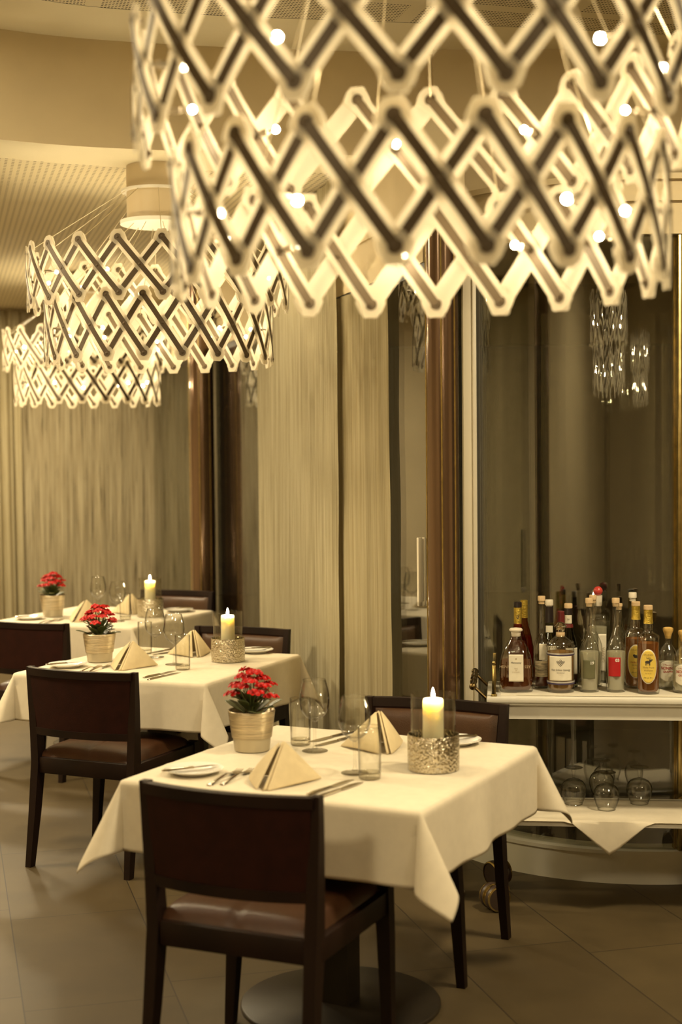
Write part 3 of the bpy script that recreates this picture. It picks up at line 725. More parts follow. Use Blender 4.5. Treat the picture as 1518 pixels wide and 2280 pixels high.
def knife_meshes(Lh, Lb, w):
    # lying flat along +y, handle at -y
    secs = []
    for y, hw, t in ((-Lh, .004, .004), (-Lh+.004, .0075, .006), (-Lh*.7, .0085, .007), (-Lh*.2, .0065, .006), (-.004, .0055, .006), (0, .005, .0045)):
        secs.append([(-hw, y, .0005), (hw, y, .0005), (hw*.9, y, t*.8), (hw*.4, y, t), (-hw*.4, y, t), (-hw*.9, y, t*.8)])
    mb = MB(); mb.sections(secs); h = mb.mesh('handle', M['steel'])
    secs = []
    for k in range(10):
        q = k/9; y = q*Lb; hw0 = w*.45; l = -hw0-(w*.35)*sin(min(q*1.25, 1)*pi*.6); l = l*(1-q**6); r = hw0*(1-.75*q**3)
        secs.append([(l, y, .0012), (r, y, .001), (r, y, .0028), (l, y, .0018)])
    mb = MB(); mb.sections(secs); return h, mb.mesh('blade', M['steel'])
def two_part(name, cat, parts):
    o = thing(name, '', cat)
    for n_, me in parts:
        c = bpy.data.objects.new(n_, me); COL.objects.link(c); c.parent = o
    return o
def fork():
    secs = []
    for y, hw, z in ((-.145, .0045, .001), (-.14, .0085, .001), (-.09, .006, .006), (-.03, .0036, .010), (-.012, .004, .009), (-.004, .0085, .006), (.01, .0118, .003), (.022, .012, .002)):
        secs.append([(-hw, y, z), (hw, y, z), (hw*.8, y, z+.0022), (-hw*.8, y, z+.0022)])
    mb = MB(); mb.sections(secs); h = mb.mesh('handle', M['steel'], ang=60)
    mb = MB()
    for k in range(4):
        x = -.0102+k*.0068
        mb.sections([[(x*q-w, y, z), (x*q+w, y, z), (x*q+w, y, z+.0018), (x*q-w, y, z+.0018)] for y, z, w, q in ((.020, .002, .0019, 1), (.045, .0025, .0016, 1), (.065, .006, .0007, .95))])
    return two_part('fork', 'fork', [('handle', h), ('tines', mb.mesh('tines', M['steel']))])
def napkin():
    o = thing('folded_napkin', '', 'napkin')
    # standing pyramid fold: apex A over the open ridge; two big triangular faces and a tucked inner fold
    A, F, Rt, Lf, Bk = V((.03, .03, .116)), V((0, -.105, 0)), V((.135, .075, 0)), V((-.085, .095, 0)), V((.03, .14, 0))
    def tri(a, b, c, bulge, nrm, n=14):
        pts = []
        for i in range(n+1):
            s = i/n; row = []
            for j in range(n+1):
                t = j/n; p = a.lerp(b.lerp(c, t), s); k = bulge*sin(pi*t)*sin(pi*min(s, .999)*.75)
                p = p+nrm*k; p.z = max(p.z, .0015); row.append(tuple(p))
            pts.append(row)
        return pts
    nr = (Rt-F).cross(A-F).normalized(); nl = (A-F).cross(Lf-F).normalized()
    mb = MB(); mb.grid(tri(A, F, Rt, .012, nr)); f1 = mb.build('front_fold', M['napkin'], o, ang=80); solidify(f1, .004, 0); subsurf(f1)
    F2, A2 = F+V((-.012, .005, 0)), A+V((-.006, .002, -.001))
    mb = MB(); mb.grid(tri(A2, F2, F2.lerp(Rt, .92), .004, nr)); f2 = mb.build('inner_fold', M['napkin'], o, ang=80); solidify(f2, .004, 0)
    F3, A3 = F+V((-.030, .015, 0)), A+V((-.013, .003, -.003))
    mb = MB(); mb.grid(tri(A3, F3, Lf, .016, nl)); f3 = mb.build('side_fold', M['napkin'], o, ang=80); solidify(f3, .004, 0); subsurf(f3)
    mb = MB(); mb.grid(tri(A+V((-.004, .006, -.002)), Rt+V((-.01, .01, 0)), Lf+V((.01, .005, 0)), .01, V((0, 1, 0)))); f4 = mb.build('back_fold', M['napkin'], o, ang=80); solidify(f4, .004, 0)
    return o
def plant(seed):
    rnd = random.Random(seed)
    o = thing('potted_kalanchoe', '', 'potted plant')
    mb = MB(); mb.lathe([(.001, 0), (.052, 0), (.0565, .003), (.0605, .042), (.061, .044)], 48); mb.build('pot_foot', M['potband'], o)
    mb = MB(); mb.lathe([(.0605, .043), (.064, .0445), (.0745, .122), (.0755, .128), (.074, .131), (.071, .128), (.068, .105)], 56); mb.build('pot', M['pot'], o)
    mb = MB(); mb.lathe([(.001, .108), (.04, .110), (.069, .106)], 24); mb.build('soil', M['soil'], o)
    for k in range(17):                             # thick oval leaves
        a = k*2.4+rnd.uniform(-.2, .2); tier = k/17; ln = rnd.uniform(.068, .098)*(1-.3*tier); wd = ln*rnd.uniform(.26, .34); el = rnd.uniform(.25, .75)+tier*.4
        base = V((cos(a), sin(a), 0))*(.024*(1-tier)+.006)+V((0, 0, .114+tier*.045)); rows = []
        for i in range(9):
            s = i/8; hw = wd*sin(pi*min(s*.93+.05, 1))**.8; row = []
            e = el-s*.5; c = base+V((cos(a)*cos(el), sin(a)*cos(el), sin(el)))*(s*ln)-V((0, 0, .012*s*s))
            for j in range(5):
                t = -1+j/2; row.append(tuple(c+V((-sin(a), cos(a), 0))*(t*hw)+V((0, 0, .25*abs(t)*hw))))
            rows.append(row)
        mb = MB(); mb.grid(rows); l = mb.build('leaf', M['leaf'], o, ang=80); solidify(l, .0022, 0); subsurf(l)
    nc = 20
    for k in range(nc):                             # domed heads of small four-petalled flowers
        a = k*2.39996+.4; rr = .072*sqrt((k+.3)/nc); h = .252-.082*(rr/.078)**2+rnd.uniform(-.010, .010); c = V((cos(a)*rr, sin(a)*rr, h))
        st = MB(); st.tube([(cos(a)*.008, sin(a)*.008, .12), tuple(V((cos(a)*rr*.6, sin(a)*rr*.6, .17))), tuple(c-V((0, 0, .012)))], [.0022, .0018, .0014], 6); stem = st.build('flower_stem', M['stem'], o)
        mb = MB(); bd = MB()
        for q in range(14):
            b = q*2.4; r2 = .0215*sqrt(q/14); fc_ = c+V((cos(b)*r2, sin(b)*r2, .004-.3*r2+rnd.uniform(-.002, .004)))
            tilt = V((cos(b)*r2*28+cos(a)*.5, sin(b)*r2*28+sin(a)*.5, 1)).normalized(); X = Matrix.Translation(fc_) @ tilt.to_track_quat('Z', 'Y').to_matrix().to_4x4() @ Matrix.Rotation(rnd.uniform(0, 1.5), 4, 'Z')
            for p in range(4):
                pa = p*pi/2; pts = []
                for i in range(4):
                    s = i/3; hw = (.0014, .0052, .0056, .0016)[i]; rad = s*.0092
                    pts.append([(rad*cos(pa)-t*hw*sin(pa), rad*sin(pa)+t*hw*cos(pa), .0025*s*s-.001+.0012*abs(t)) for t in (-1, 0, 1)])
                g = MB(); g.grid(pts); mb.add(g.v, g.f, X)
            if q % 4 == 0: bd.sphere(tuple(fc_-tilt*.006), .0026, 6, 5)
        mb.build('flower_head', M['petal'], o, ang=80); bd.build('bud', M['bud'], stem)
    return o

# one master of each kind, copied for every place
place_used = {}
MASTER = {}
def put(kind, maker, label, loc, rz=0, group=None):
    if kind not in MASTER: MASTER[kind] = o = maker()
    else: o = copy_tree(MASTER[kind])
    return relabel(o, label, loc, rz, group)
hk, bk_ = knife_meshes(.115, .115, .020); hb, bb = knife_meshes(.10, .075, .015)
def table_knife(): return two_part('table_knife', 'knife', [('handle', hk), ('blade', bk_)])
def butter_knife(): return two_part('butter_knife', 'knife', [('handle', hb), ('blade', bb)])
def tz(px, py, dz=0): p = at(px, py, TT); p.z = TT+.0008+dz; return p
TXT = ['the front table', 'the middle table', 'the back table']
TXS = ['front table', 'middle table', 'back table']
PX = [
 dict(pot=(561, 1671), holder=(965, 1713), wA=(790, 1722), tA=(823, 1734), wB=(701, 1673), tB=(669, 1659), nA=(607, 1745), nB=(838, 1668), plA=(432, 1722), plB=(1012, 1656),
      kA=[(737, 1754), (757, 1760)], kB=[(737, 1642), (752, 1650)], fA=[(514, 1727), (542, 1726)], fB=[]),
 dict(pot=(222, 1473), holder=(508, 1472), wA=(388, 1480), tA=(407, 1491), wB=(346, 1464), tB=(323, 1456), nA=(280, 1487), nB=(426, 1459), plA=(150, 1485), plB=(568, 1453),
      kA=[(356, 1502), (366, 1506)], kB=[(366, 1449), (376, 1453)], fA=[(208, 1489), (229, 1488)], fB=[]),
 dict(pot=(118, 1373), holder=(335, 1373), wA=(262, 1384), tA=(279, 1380), wB=(219, 1369), nA=(180, 1382), nB=(287, 1366), plA=(66, 1379), plB=(398, 1362),
      kA=[], kB=[], fA=[(112, 1384), (127, 1383)], fB=[]),
]
for i, d in enumerate(PX):
    th = TAB[i][1]; tn = TXT[i]; ts = TXS[i]
    put('pot', lambda: plant(5), 'red flowering plant in a brushed silver pot on ' + tn, tz(*d['pot']), [.0, 1.1, 2.3][i])
    put('holder', holder, 'lit ivory candle in glass and hammered silver holder on ' + tn, tz(*d['holder']), i*1.3)
    put('wine', wineglass, 'empty wine glass nearer the candle holder on ' + tn, tz(*d['wA']))
    put('wine', wineglass, 'empty wine glass nearer the flower pot on ' + tn, tz(*d['wB']))
    put('tumb', tumbler, 'empty water tumbler nearer the candle holder on ' + tn, tz(*d['tA']))
    if 'tB' in d: put('tumb', tumbler, 'empty water tumbler nearer the flower pot on ' + tn, tz(*d['tB']))
    put('napk', napkin, 'cream napkin folded upright on the camera side of ' + tn, tz(*d['nA']), th+R(19))
    put('napk', napkin, 'cream napkin folded upright on the window side of ' + tn, tz(*d['nB']), th+R(51))
    put('plate', plate, 'white bread plate beside the forks on the camera side of ' + tn, tz(*d['plA']))
    put('plate', plate, 'white bread plate behind the candle holder on ' + tn, tz(*d['plB']))
    p = tz(*d['plA'], dz=.0155); put('bk', butter_knife, 'butter knife lying across the bread plate on the camera side of ' + tn, p, th+R(-38))
    p = tz(*d['plB'], dz=.0155); put('bk', butter_knife, 'butter knife lying across the bread plate behind the candle on ' + tn, p+V((-.02, .02, 0)), th+R(130))
    for j, q in enumerate(d['kA']): put('knife', table_knife, ['inner', 'outer'][j]+' of two table knives beside the camera side napkin on ' + tn, tz(*q), th+R(-8))
    for j, q in enumerate(d['kB']): put('knife', table_knife, ['outer', 'inner'][j]+' of two table knives on the window side of ' + tn, tz(*q), th+pi+R(-14))
    for j, q in enumerate(d['fA']): put('fork', fork, ['outer', 'inner'][j]+' of two forks between bread plate and napkin on ' + tn, tz(*q), th+R(4))
    for j, q in enumerate(d['fB']): put('fork', fork, ['inner', 'outer'][j]+' of two forks behind the candle holder on ' + tn, tz(*q), th+pi+R(4))

# ================================================================== DRINKS TROLLEY
CT = .80; YAW = R(-6.5)
c0 = at(1083, 1552, CT)                            # front left corner of the top
CX = Matrix.Translation((c0.x, c0.y, 0)) @ Matrix.Rotation(YAW, 4, 'Z')
cart = thing('drinks_trolley', 'white drinks trolley with brass rail and casters in front of the curved glass', 'trolley', (c0.x, c0.y, 0), YAW)
CW, CDp = .95, .385
mb = MB(); mb.rbox(0, 0, CT-.022, CW, CDp, CT, .005); mb.rbox(.012, .012, CT-.032, CW-.012, CDp-.012, CT-.022, .002); mb.build('top_shelf', M['white'], cart)
mb = MB(); mb.box(.035, .03, CT-.085, CW-.035, .055, CT-.032); mb.box(.035, CDp-.055, CT-.085, CW-.035, CDp-.03, CT-.032); mb.box(.035, .055, CT-.085, .06, CDp-.055, CT-.032); mb.box(CW-.06, .055, CT-.085, CW-.035, CDp-.055, CT-.032)
mb.build('apron', M['white'], cart, smooth=False)
LZ = .345
mb = MB(); mb.rbox(.02, -.0, LZ-.02, CW-.02, CDp, LZ, .004); mb.build('lower_shelf', M['white'], cart)
for (lx, ly) in ((.052, .05), (.052, CDp-.05), (CW-.052, .05), (CW-.052, CDp-.05)):
    X = Matrix.Translation((lx, ly, 0))
    mb = MB(); mb.lathe([(.012, .125), (.017, .13), (.02, .142), (.017, .155), (.013, .16), (.0165, .20), (.0175, .28), (.019, .325), (.0195, .345), (.0165, .37), (.013, .40), (.0155, .46), (.0185, .56), (.021, .63), (.016, .645), (.021, .66), (.023, .68), (.023, CT-.032)], 24, cap=True, mx=X); lg = mb.build('leg', M['white'], cart)
for k, (lx, ly, w) in enumerate(((.052, .05, .5), (.052, CDp-.05, -.9), (CW-.052, .05, .5), (CW-.052, CDp-.05, 1.2))):
    ca = bpy.data.objects.new('caster', None); X = Matrix.Translation((lx, ly, 0)) @ Matrix.Rotation(w, 4, 'Z')
    mb = MB(); mb.tube([(0, 0, .09), (0, 0, .126)], .01, 12); mb.sections([[(-.033, -.022, .045), (.02, -.022, .075), (.02, -.012, .10), (-.02, -.012, .10)], [(-.033, .022, .045), (.02, .022, .075), (.02, .012, .10), (-.02, .012, .10)]])
    o = mb.build('caster', M['darkbrass'], cart); o.matrix_local = X
    for sy in (-1, 1):
        m2 = MB(); m2.lathe([(.022, -.016), (.044, -.014), (.049, -.006), (.049, .006), (.044, .014), (.022, .016)], 32, cap=True, mx=Matrix.Translation((-.03, sy*.021, .0495)) @ Matrix.Rotation(pi/2, 4, 'X')); m2.build('caster_wheel', M['caster'], o)
        m2 = MB(); m2.lathe([(.041, -.0172), (.0465, -.0155), (.0465, .0155), (.041, .0172)], 32, mx=Matrix.Translation((-.03, sy*.021, .0495)) @ Matrix.Rotation(pi/2, 4, 'X')); m2.build('caster_rim', M['brass'], o)
# brass gallery and handle at the left end
mb = MB(); mb.rbox(.02, .012, CT, .034, .024, CT+.115, .002); mb.rbox(.02, CDp-.03, CT, .034, CDp-.018, CT+.115, .002)
mb.rbox(.016, .009, CT, .038, .028, CT+.008, .002); mb.sphere((.027, .018, CT+.124), .007, 10, 8)
mb.rbox(.022, .02, CT+.10, .032, CDp-.02, CT+.11, .002); mb.rbox(.022, .02, CT+.006, .032, CDp-.02, CT+.014, .002)
mb.build('gallery_rail', M['brass'], cart)
mb = MB(); mb.tube([(-.05, .03, CT+.035), (-.05, CDp-.03, CT+.04)], .011, 14); mb.sphere((-.05, .022, CT+.035), .014, 12, 8); mb.sphere((-.05, CDp-.02, CT+.04), .014, 12, 8)
for yy in (.12, .2, .28): mb.lathe([(.011, -.004), (.0135, 0), (.011, .004)], 14, mx=Matrix.Translation((-.05, yy, CT+.0375)) @ Matrix.Rotation(pi/2, 4, 'X'))
hb_ = mb.build('handle', M['darkbrass'], cart)
mb = MB()
for yy in (.036, CDp-.036): mb.tube([(-.05, yy, CT+.036), (.0, yy, CT-.012)], .006, 8)
mb.build('handle_bracket', M['darkbrass'], hb_)
# paper sheets under the bottles
mb = MB(); mb.box(.05, .035, CT+.0004, CW-.02, CDp-.02, CT+.0022, CX); mb.box(.11, .028, CT+.0022, CW-.02, CDp-.03, CT+.004, CX)
tag(mb.build('shelf_liner', M['paper'], smooth=False), 'cream paper liner lying under the bottles on the trolley top', 'liner')
BZ = CT+.0045
# cloth with a hanging corner on the lower shelf
mb = MB(); rows = []; cc = CX @ V((.0, .0, LZ))
tipx = at(1270, 1824, LZ); 
CXi = CX.inverted()
lx0 = (CXi @ at(1268, 1822, LZ)).x; lx1 = (CXi @ at(1442, 1822, LZ)).x
N = 24
for i in range(N+1):
    s = i/N; x = lx0-.22+s*(lx1-lx0+.5); row = []
    for j in range(15):
        y = .35-j*.355/14; row.append(tuple(CX @ V((min(x, CW-.03), y, LZ+.0012))))
    mid = (lx0+lx1)/2; half = (lx1-lx0)/2; hang = max(0, 1-abs(x-mid)/half)*.123
    for j in range(1, 9):
        q = j/8; row.append(tuple(CX @ V((min(x, CW-.03), -.005-.006*sin(q*1.6), LZ+.0012-hang*q))))
    rows.append(row)
mb.grid(rows); o = mb.build('shelf_cloth', M['cloth'], ang=80); tag(o, 'white cloth on the lower trolley shelf with one corner hanging down', 'cloth'); solidify(o, .0016, 1)
# brandy glasses upside down
def snifter():
    o = thing('brandy_glass', '', 'brandy glass')
    pr = [(.033, .0005), (.040, .018), (.0475, .042), (.0495, .058), (.046, .074), (.036, .088), (.022, .0955), (.008, .0985), (.005, .101)]
    inn = [(max(r-.0012, .001), z) for r, z in pr if z < .095]+[(.0008, .0945)]
    mb = MB(); mb.lathe([(.0008, .101)]+list(reversed(pr))+inn, 44); b = mb.build('bowl', M['glass'], o, ang=70)
    mb = MB(); mb.tube([(.0332*cos(a*pi/20), .0332*sin(a*pi/20), .0012) for a in range(41)], .0009, 5, cap=False); mb.build('rim', M['rim'], b)
    mb = MB(); mb.lathe([(.005, .101), (.0045, .112), (.0065, .125), (.011, .1338)], 20, cap=True); mb.build('stem', M['glass'], o)
    mb = MB(); mb.lathe([(.0008, .134), (.011, .134), (.028, .138), (.035, .1405), (.0352, .142), (.001, .1425)], 40); mb.build('foot', M['glass'], o); return o
SN = [((1277, 1790), 'upside-down brandy glass at the left end of the lower trolley shelf'), ((1339, 1772), 'upside-down brandy glass behind another, middle of the lower trolley shelf'),
      ((1350, 1802), 'upside-down brandy glass in front near the hanging cloth corner'), ((1423, 1789), 'upside-down brandy glass standing apart at the right of the lower shelf')]
for q, lb in SN:
    p = at(*q, LZ+.0035); put('snift', snifter, lb, p, 0, 'brandy glasses on the lower trolley shelf')

# ------------------------------------------------------------------ bottles
def label_patch(w, z0, z1, bend, x=0, y=0, oval=False, m=None, parent=None, name='label', arch=0, th=.0006):
    mb = MB(); N = 20; rows = []
    for i in range(N+1):
        s = -1+2*i/N; row = []
        for j in range(N+1):
            t = -1+2*j/N
            if oval:
                a, b = s*sqrt(max(1-t*t/2, 0)), t*sqrt(max(1-s*s/2, 0))
            else: a, b = s, t
            px = x+a*w/2; pz = (z0+z1)/2+b*(z1-z0)/2
            if arch: pz = pz-arch*a*a*(b > 0)*max(b, 0)+arch*a*a*max(-b, 0)
            row.append((bend*sin(px/bend), -bend*cos(px/bend)+y, pz))
        rows.append(row)
    mb.grid(rows); o = mb.build(name, m, parent, ang=60); solidify(o, th, 0); return o
def bottle(label, px, py, prof, gmat='bottleglass', liquid=None, level=0, stop=None, capsule=None, sx=1, sy=1, pw=2, Y=None, punt=0, rz=None):
    p = at(px, py, BZ) if Y is None else V((atY(px, 1500, Y).x, Y, BZ))
    o = thing('spirit_bottle', label, 'bottle', p, -atan2(p.x, p.y) if rz is None else rz, 'bottles on the drinks trolley')
    r0 = prof[0][0]
    bottom = [(.001, .003+punt), (r0*.35, .003+punt*.8), (r0*.7, .003), (r0*.9, .0)]
    mb = MB(); mb.lathe(bottom+prof, 36, sx, sy, pw); mb.build('glass_body', M[gmat], o, ang=60)
    if liquid:
        lp = [(.001, .008+punt)]+([(r0*.6, .008)] if punt else [])+[(max(r0*.86, .002), .009)]
        zz = level; prev = None
        for r, z in prof:
            if z <= .009: prev = (r, z); continue
            if z >= level:
                if prev: k = (level-prev[1])/(z-prev[1]); lp.append(((prev[0]+(r-prev[0])*k)*.93, level))
                break
            lp.append((r*.93, z)); prev = (r, z)
        lp.append((.001, level))
        mb = MB(); mb.lathe(lp, 32, sx, sy, pw); mb.build('spirit', M[liquid], o, ang=60)
    if stop:
        m, pr = stop; mb = MB(); mb.lathe(pr, 24, cap=True); mb.build('stopper', M[m], o)
    if capsule:
        for (m, pr, nm) in capsule: mb = MB(); mb.lathe(pr, 24); mb.build(nm, M[m], o)
    return o
def corkT(z, r, h): return [(r*.8, z-.012), (r*.8, z), (r, z+.0005), (r, z+h-.002), (r*.9, z+h)]
# 1 flat-shouldered cognac decanter
b = bottle('squat cognac decanter with ivory cap and cream label at the left front of the trolley', 1149, 1538,
           [(.052, .0), (.055, .004), (.056, .03), (.0545, .09), (.049, .13), (.040, .16), (.028, .183), (.0185, .197), (.0158, .205), (.0158, .213)], liquid='cognac', level=.117, sx=1.13, sy=.80, pw=3.2,
           stop=('plasticw', [(.016, .205), (.0175, .207), (.0185, .222), (.0245, .226), (.025, .231), (.021, .235), (.008, .237)]))
fy = -.0442
label_patch(.054, .042, .142, .4, y=.4+fy-.003, m=M['paper'], parent=b)
yy = fy-.0042
lettering('Hennessy', .0105, M['ink'], b, 0, .112, yy, sx=.95); lettering('FINE\nDE\nCOGNAC', .0065, M['inkgrey'], b, 0, .083, yy); lettering('✦', .008, M['inkgold'], b, 0, .126, yy)
lettering('HENN', .015, M['inkgrey'], b, -.041, .096, yy+.0055); lettering('SSY', .015, M['inkgrey'], b, .042, .096, yy+.0055)
# 2 two tall dark cognac bottles behind it
TALL = [(.036, 0), (.039, .004), (.0395, .10), (.038, .14), (.030, .18), (.020, .215), (.0145, .24), (.0135, .30), (.0145, .301), (.0145, .308)]
b = bottle('tall brown cognac bottle with gold capsule and black top behind the squat decanter', 1153, 0, TALL, 'brownglass', 'redliq', .17, ('blackfoil', [(.0155, .300), (.0155, .318), (.013, .320)]),
           [('gold', [(.0152, .232), (.0150, .299)], 'capsule'), ('redfoil', [(.0156, .224), (.0156, .238)], 'capsule_band')], Y=5.63)
lettering('❦', .02, M['ink'], b, 0, .265, 0, bend=.0156)
b = bottle('tall brown cognac bottle with gold neck half hidden behind its twin', 1167, 0, [(r*.92, z*1.005) for r, z in TALL], 'brownglass', 'redliq', .18, ('gold', [(.0145, .300), (.0145, .317), (.012, .319)]),
           [('gold', [(.0145, .25), (.0142, .299)], 'capsule')], Y=5.715)
# 3 clear bottle with woven cane sleeve
GR = [(.033, 0), (.0365, .005), (.037, .14), (.0355, .158), (.029, .178), (.0185, .197), (.0135, .215), (.0125, .24), (.0123, .318), (.0135, .320), (.0135, .328)]
b = bottle('tall clear bottle with pale stopper and woven cane label, second row', 1206, 0, [(r*.86, z*1.005) for r, z in GR], 'bottleglass', 'redliq', .075, ('cork', corkT(.330, .0142, .018)), Y=5.57)
label_patch(.056, .045, .105, .0326, m=M['wicker'], parent=b); label_patch(.03, .108, .17, .0326, x=.005, m=M['paper'], parent=b, name='neck_label')
# 4 dark green bottle
b = bottle('dark green bottle with pale stopper and black capsule behind the crystal decanter', 1223, 0, [(r*1.04, z*.97) for r, z in TALL], 'greenglass', None, 0, ('plasticw', corkT(.302, .0155, .022)),
           [('blackfoil', [(.0165, .236), (.0152, .299)], 'capsule')], Y=5.67)
label_patch(.028, .20, .226, .0262, m=M['paper'], parent=b, name='neck_label'); label_patch(.06, .06, .15, .0418, m=M['paper'], parent=b)
# 5 crystal decanter with vineyard label
b = bottle('round decanter with silver stopper and cream grape label at the front', 1248, 1539,
           [(.046, 0), (.0505, .004), (.051, .02), (.0505, .165), (.047, .180), (.036, .194), (.022, .203), (.015, .211), (.0145, .226)], 'bottleglass', 'gold_liq', .150,
           ('chrome', [(.013, .222), (.015, .227), (.017, .232), (.014, .236), (.022, .241), (.024, .245), (.018, .249), (.012, .256), (.006, .259)]))
mb = MB(); mb.lathe([(.0148, .205), (.0165, .209), (.0165, .219), (.0148, .222)], 24); mb.build('neck_band', M['cork'], b)
mb = MB()
for k in range(34):
    a = k*pi/17; mb.sphere((cos(a)*.0445, sin(a)*.0445, .1835), .0052, 8, 6); mb.sphere((cos(a+.09)*.0500, sin(a+.09)*.05, .170), .0045, 8, 6)
mb.build('cut_pattern', M['glass'], b)
label_patch(.0925, .046, .137, .0518, m=M['paper'], parent=b)
for (z0, z1, m_) in ((.143, .148, 'silverband'), (.1385, .1425, 'blueband'), (.037, .043, 'silverband'), (.031, .0365, 'blueband')):
    mb = MB(); mb.lathe([(.0508, z0), (.0516, z0), (.0516, z1), (.0508, z1)], 40); mb.build('band', M[m_], b)
lettering('Vom Schloss Salenegg', .0118, M['ink'], b, 0, .086, 0, bend=.0526, shear=.3, sx=.72); lettering('WEINBRAND', .005, M['ink'], b, 0, .0755, 0, bend=.0526); lettering('MAIENFELD', .0036, M['inkgrey'], b, 0, .069, 0, bend=.0526)
mb = MB()                                           # grape emblem on the label
for (gx, gz) in ((0, .1215), (-.005, .117), (.005, .117), (-.009, .1125), (0, .1125), (.009, .1125), (-.0045, .108), (.0045, .108), (0, .1035), (-.012, .117), (.012, .117)):
    mb.tube([(.0524*sin((gx+.003*cos(q*pi/6))/.0524), -.0524*cos((gx+.003*cos(q*pi/6))/.0524), gz+.003*sin(q*pi/6)) for q in range(13)], .0006, 4, cap=False)
mb.build('emblem', M['ink'], b)
# 6
b = bottle('slim bottle with pale stopper, black capsule and neck label behind the crystal decanter', 1265.5, 0, [(r*.95, z*.985) for r, z in TALL], 'greenglass', 'redliq', .14, ('cork', corkT(.298, .0155, .018)),
           [('blackfoil', [(.0158, .275), (.0146, .297)], 'capsule'), ('redfoil', [(.0185, .225), (.0166, .238)], 'capsule_band')], Y=5.60)
label_patch(.030, .240, .272, .0158, m=M['paper'], parent=b, name='neck_label'); lettering('DI', .009, M['ink'], b, 0, .256, 0, bend=.0166); label_patch(.05, .05, .15, .0385, x=.014, m=M['paper'], parent=b)
b = bottle('short bottle with dark red capsule between decanter stopper and slim bottle', 1249, 0, [(r*.9, z*.87) for r, z in TALL], 'greenglass', None, 0, ('redfoil', [(.014, .245), (.0145, .270), (.012, .273)]), [('redfoil', [(.0155, .205), (.0138, .262)], 'capsule')], Y=5.735)
# 7 and 10 : grappa bottles with coloured square labels
def grappa(lb, px, py, lab, txt, ox, z0, z1):
    b = bottle(lb, px, py, GR, 'bottleglass', 'pale_liq', .150, ('cork', corkT(.329, .0142, .019)), punt=.03)
    label_patch(.0476, z0, z1, .0378, x=ox, m=M[lab], parent=b)
    lettering(txt, .0155, M['inkwhite'], b, ox+.012, z1-.011, 0, bend=.0387, bold=.0007); return b
grappa('clear long-necked bottle with olive square label reading 19', 1312, 1539, 'olive', '19', -.002, .052, .121)
b = bottle('clear long-necked bottle with pale stopper directly behind the olive label bottle', 1320, 0, [(r*.95, z*1.0) for r, z in GR], 'bottleglass', 'pale_liq', .13, ('cork', corkT(.329, .0138, .018)), Y=5.60)
# 9 square bottle with coral ball stopper
b = bottle('square bottle with coral red ball stopper rising above the rest', 1331.5, 0, [(.033, 0), (.035, .004), (.0355, .245), (.034, .256), (.026, .262), (.014, .266), (.0132, .30), (.0145, .302), (.0145, .31)], 'bottleglass', 'pale_liq', .215,
           ('plasticw', [(.0135, .295), (.0155, .303), (.0165, .330), (.0165, .336)]), pw=5, Y=5.70)
mb = MB(); mb.sphere((0, 0, .353), .0183, 20, 14); mb.build('ball_stopper', M['pinkball'], b)
label_patch(.03, .045, .19, .5, x=.016, y=.5-.0362, m=M['paper'], parent=b); lettering('GRAPPA', .016, M['inkgrey'], b, .02, .11, -.0372, rotz=pi/2)
grappa('clear long-necked bottle with crimson square label reading 03', 1371, 1539, 'redpaper', '03', -.0062, .060, .131)
b = bottle('round clear bottle half hidden behind the crimson label bottle', 1378, 0, [(.036, 0), (.039, .004), (.0395, .13), (.037, .165), (.028, .195), (.018, .215), (.0125, .235), (.012, .285), (.0135, .287), (.0135, .30)], 'bottleglass', 'pale_liq', .12, ('cork', corkT(.298, .0135, .012)), Y=5.64)
b = bottle('clear bottle with tall pale stopper at the back behind the gold-necked bottle', 1408.5, 0, [(r*.95, z*.99) for r, z in GR], 'bottleglass', 'pale_liq', .14, ('plasticw', corkT(.325, .0155, .021)), Y=5.70)
# 13, 14 yellow oval labels
FP = [(.0375, 0), (.0405, .004), (.041, .02), (.0408, .196), (.0415, .205), (.039, .214), (.028, .220), (.0165, .228), (.0155, .24), (.0175, .258), (.0155, .275), (.0145, .302), (.016, .304), (.016, .309)]
def fruit(lb, px, py, animal):
    b = bottle(lb, px, py, FP, 'bottleglass', 'amber' if animal == 'elk' else 'amber', .187, ('cork', corkT(.309, .0165, .016)), [('gold', [(.0182, .258), (.0168, .268), (.0160, .285), (.0158, .303), (.0168, .309)], 'capsule')])
    label_patch(.067, .040, .167, .0418, oval=True, m=M['paper'], parent=b, name='label_border'); label_patch(.062, .0435, .1635, .0424, oval=True, m=M['yellowpaper'], parent=b)
    k = .0432
    lettering('STUDER', .0095, M['inkgold'], b, 0, .1455, 0, bend=k); lettering('✦ ✦ ✦', .005, M['inkgold'], b, 0, .138, 0, bend=k)
    mb = MB()
    def blob(cx, cz, rx, rz_):
        N = 14; mb.add([(k*sin((cx+rx*cos(q*2*pi/N))/k), -k*cos((cx+rx*cos(q*2*pi/N))/k), cz+rz_*sin(q*2*pi/N)) for q in range(N)], [tuple(range(N))])
    if animal == 'elk':
        blob(-.002, .120, .010, .0055); blob(.008, .125, .005, .004); blob(.013, .128, .005, .002)
        for lx in (-.009, -.005, .003, .006): blob(lx, .1125, .0012, .006)
        blob(.004, .131, .001, .005); blob(.009, .1325, .001, .005); blob(-.001, .133, .006, .0009)
    else:
        blob(0, .122, .009, .006); blob(.009, .118, .006, .003); blob(-.006, .126, .005, .004)
    mb.build('emblem', M['ink'], b)
    lettering('Vieille Prune', .0105, M['inkred' if animal != 'elk' else 'inkgold'], b, 0, .1, 0, bend=k, shear=.3, sx=.8); lettering('Williams', .0095, M['inkgold'], b, 0, .089, 0, bend=k, shear=.2)
    lettering('Eau de vie', .0055, M['inkgold'], b, 0, .078, 0, bend=k); lettering('40% vol  70 cl', .006, M['ink'], b, 0, .062, 0, bend=k); return b
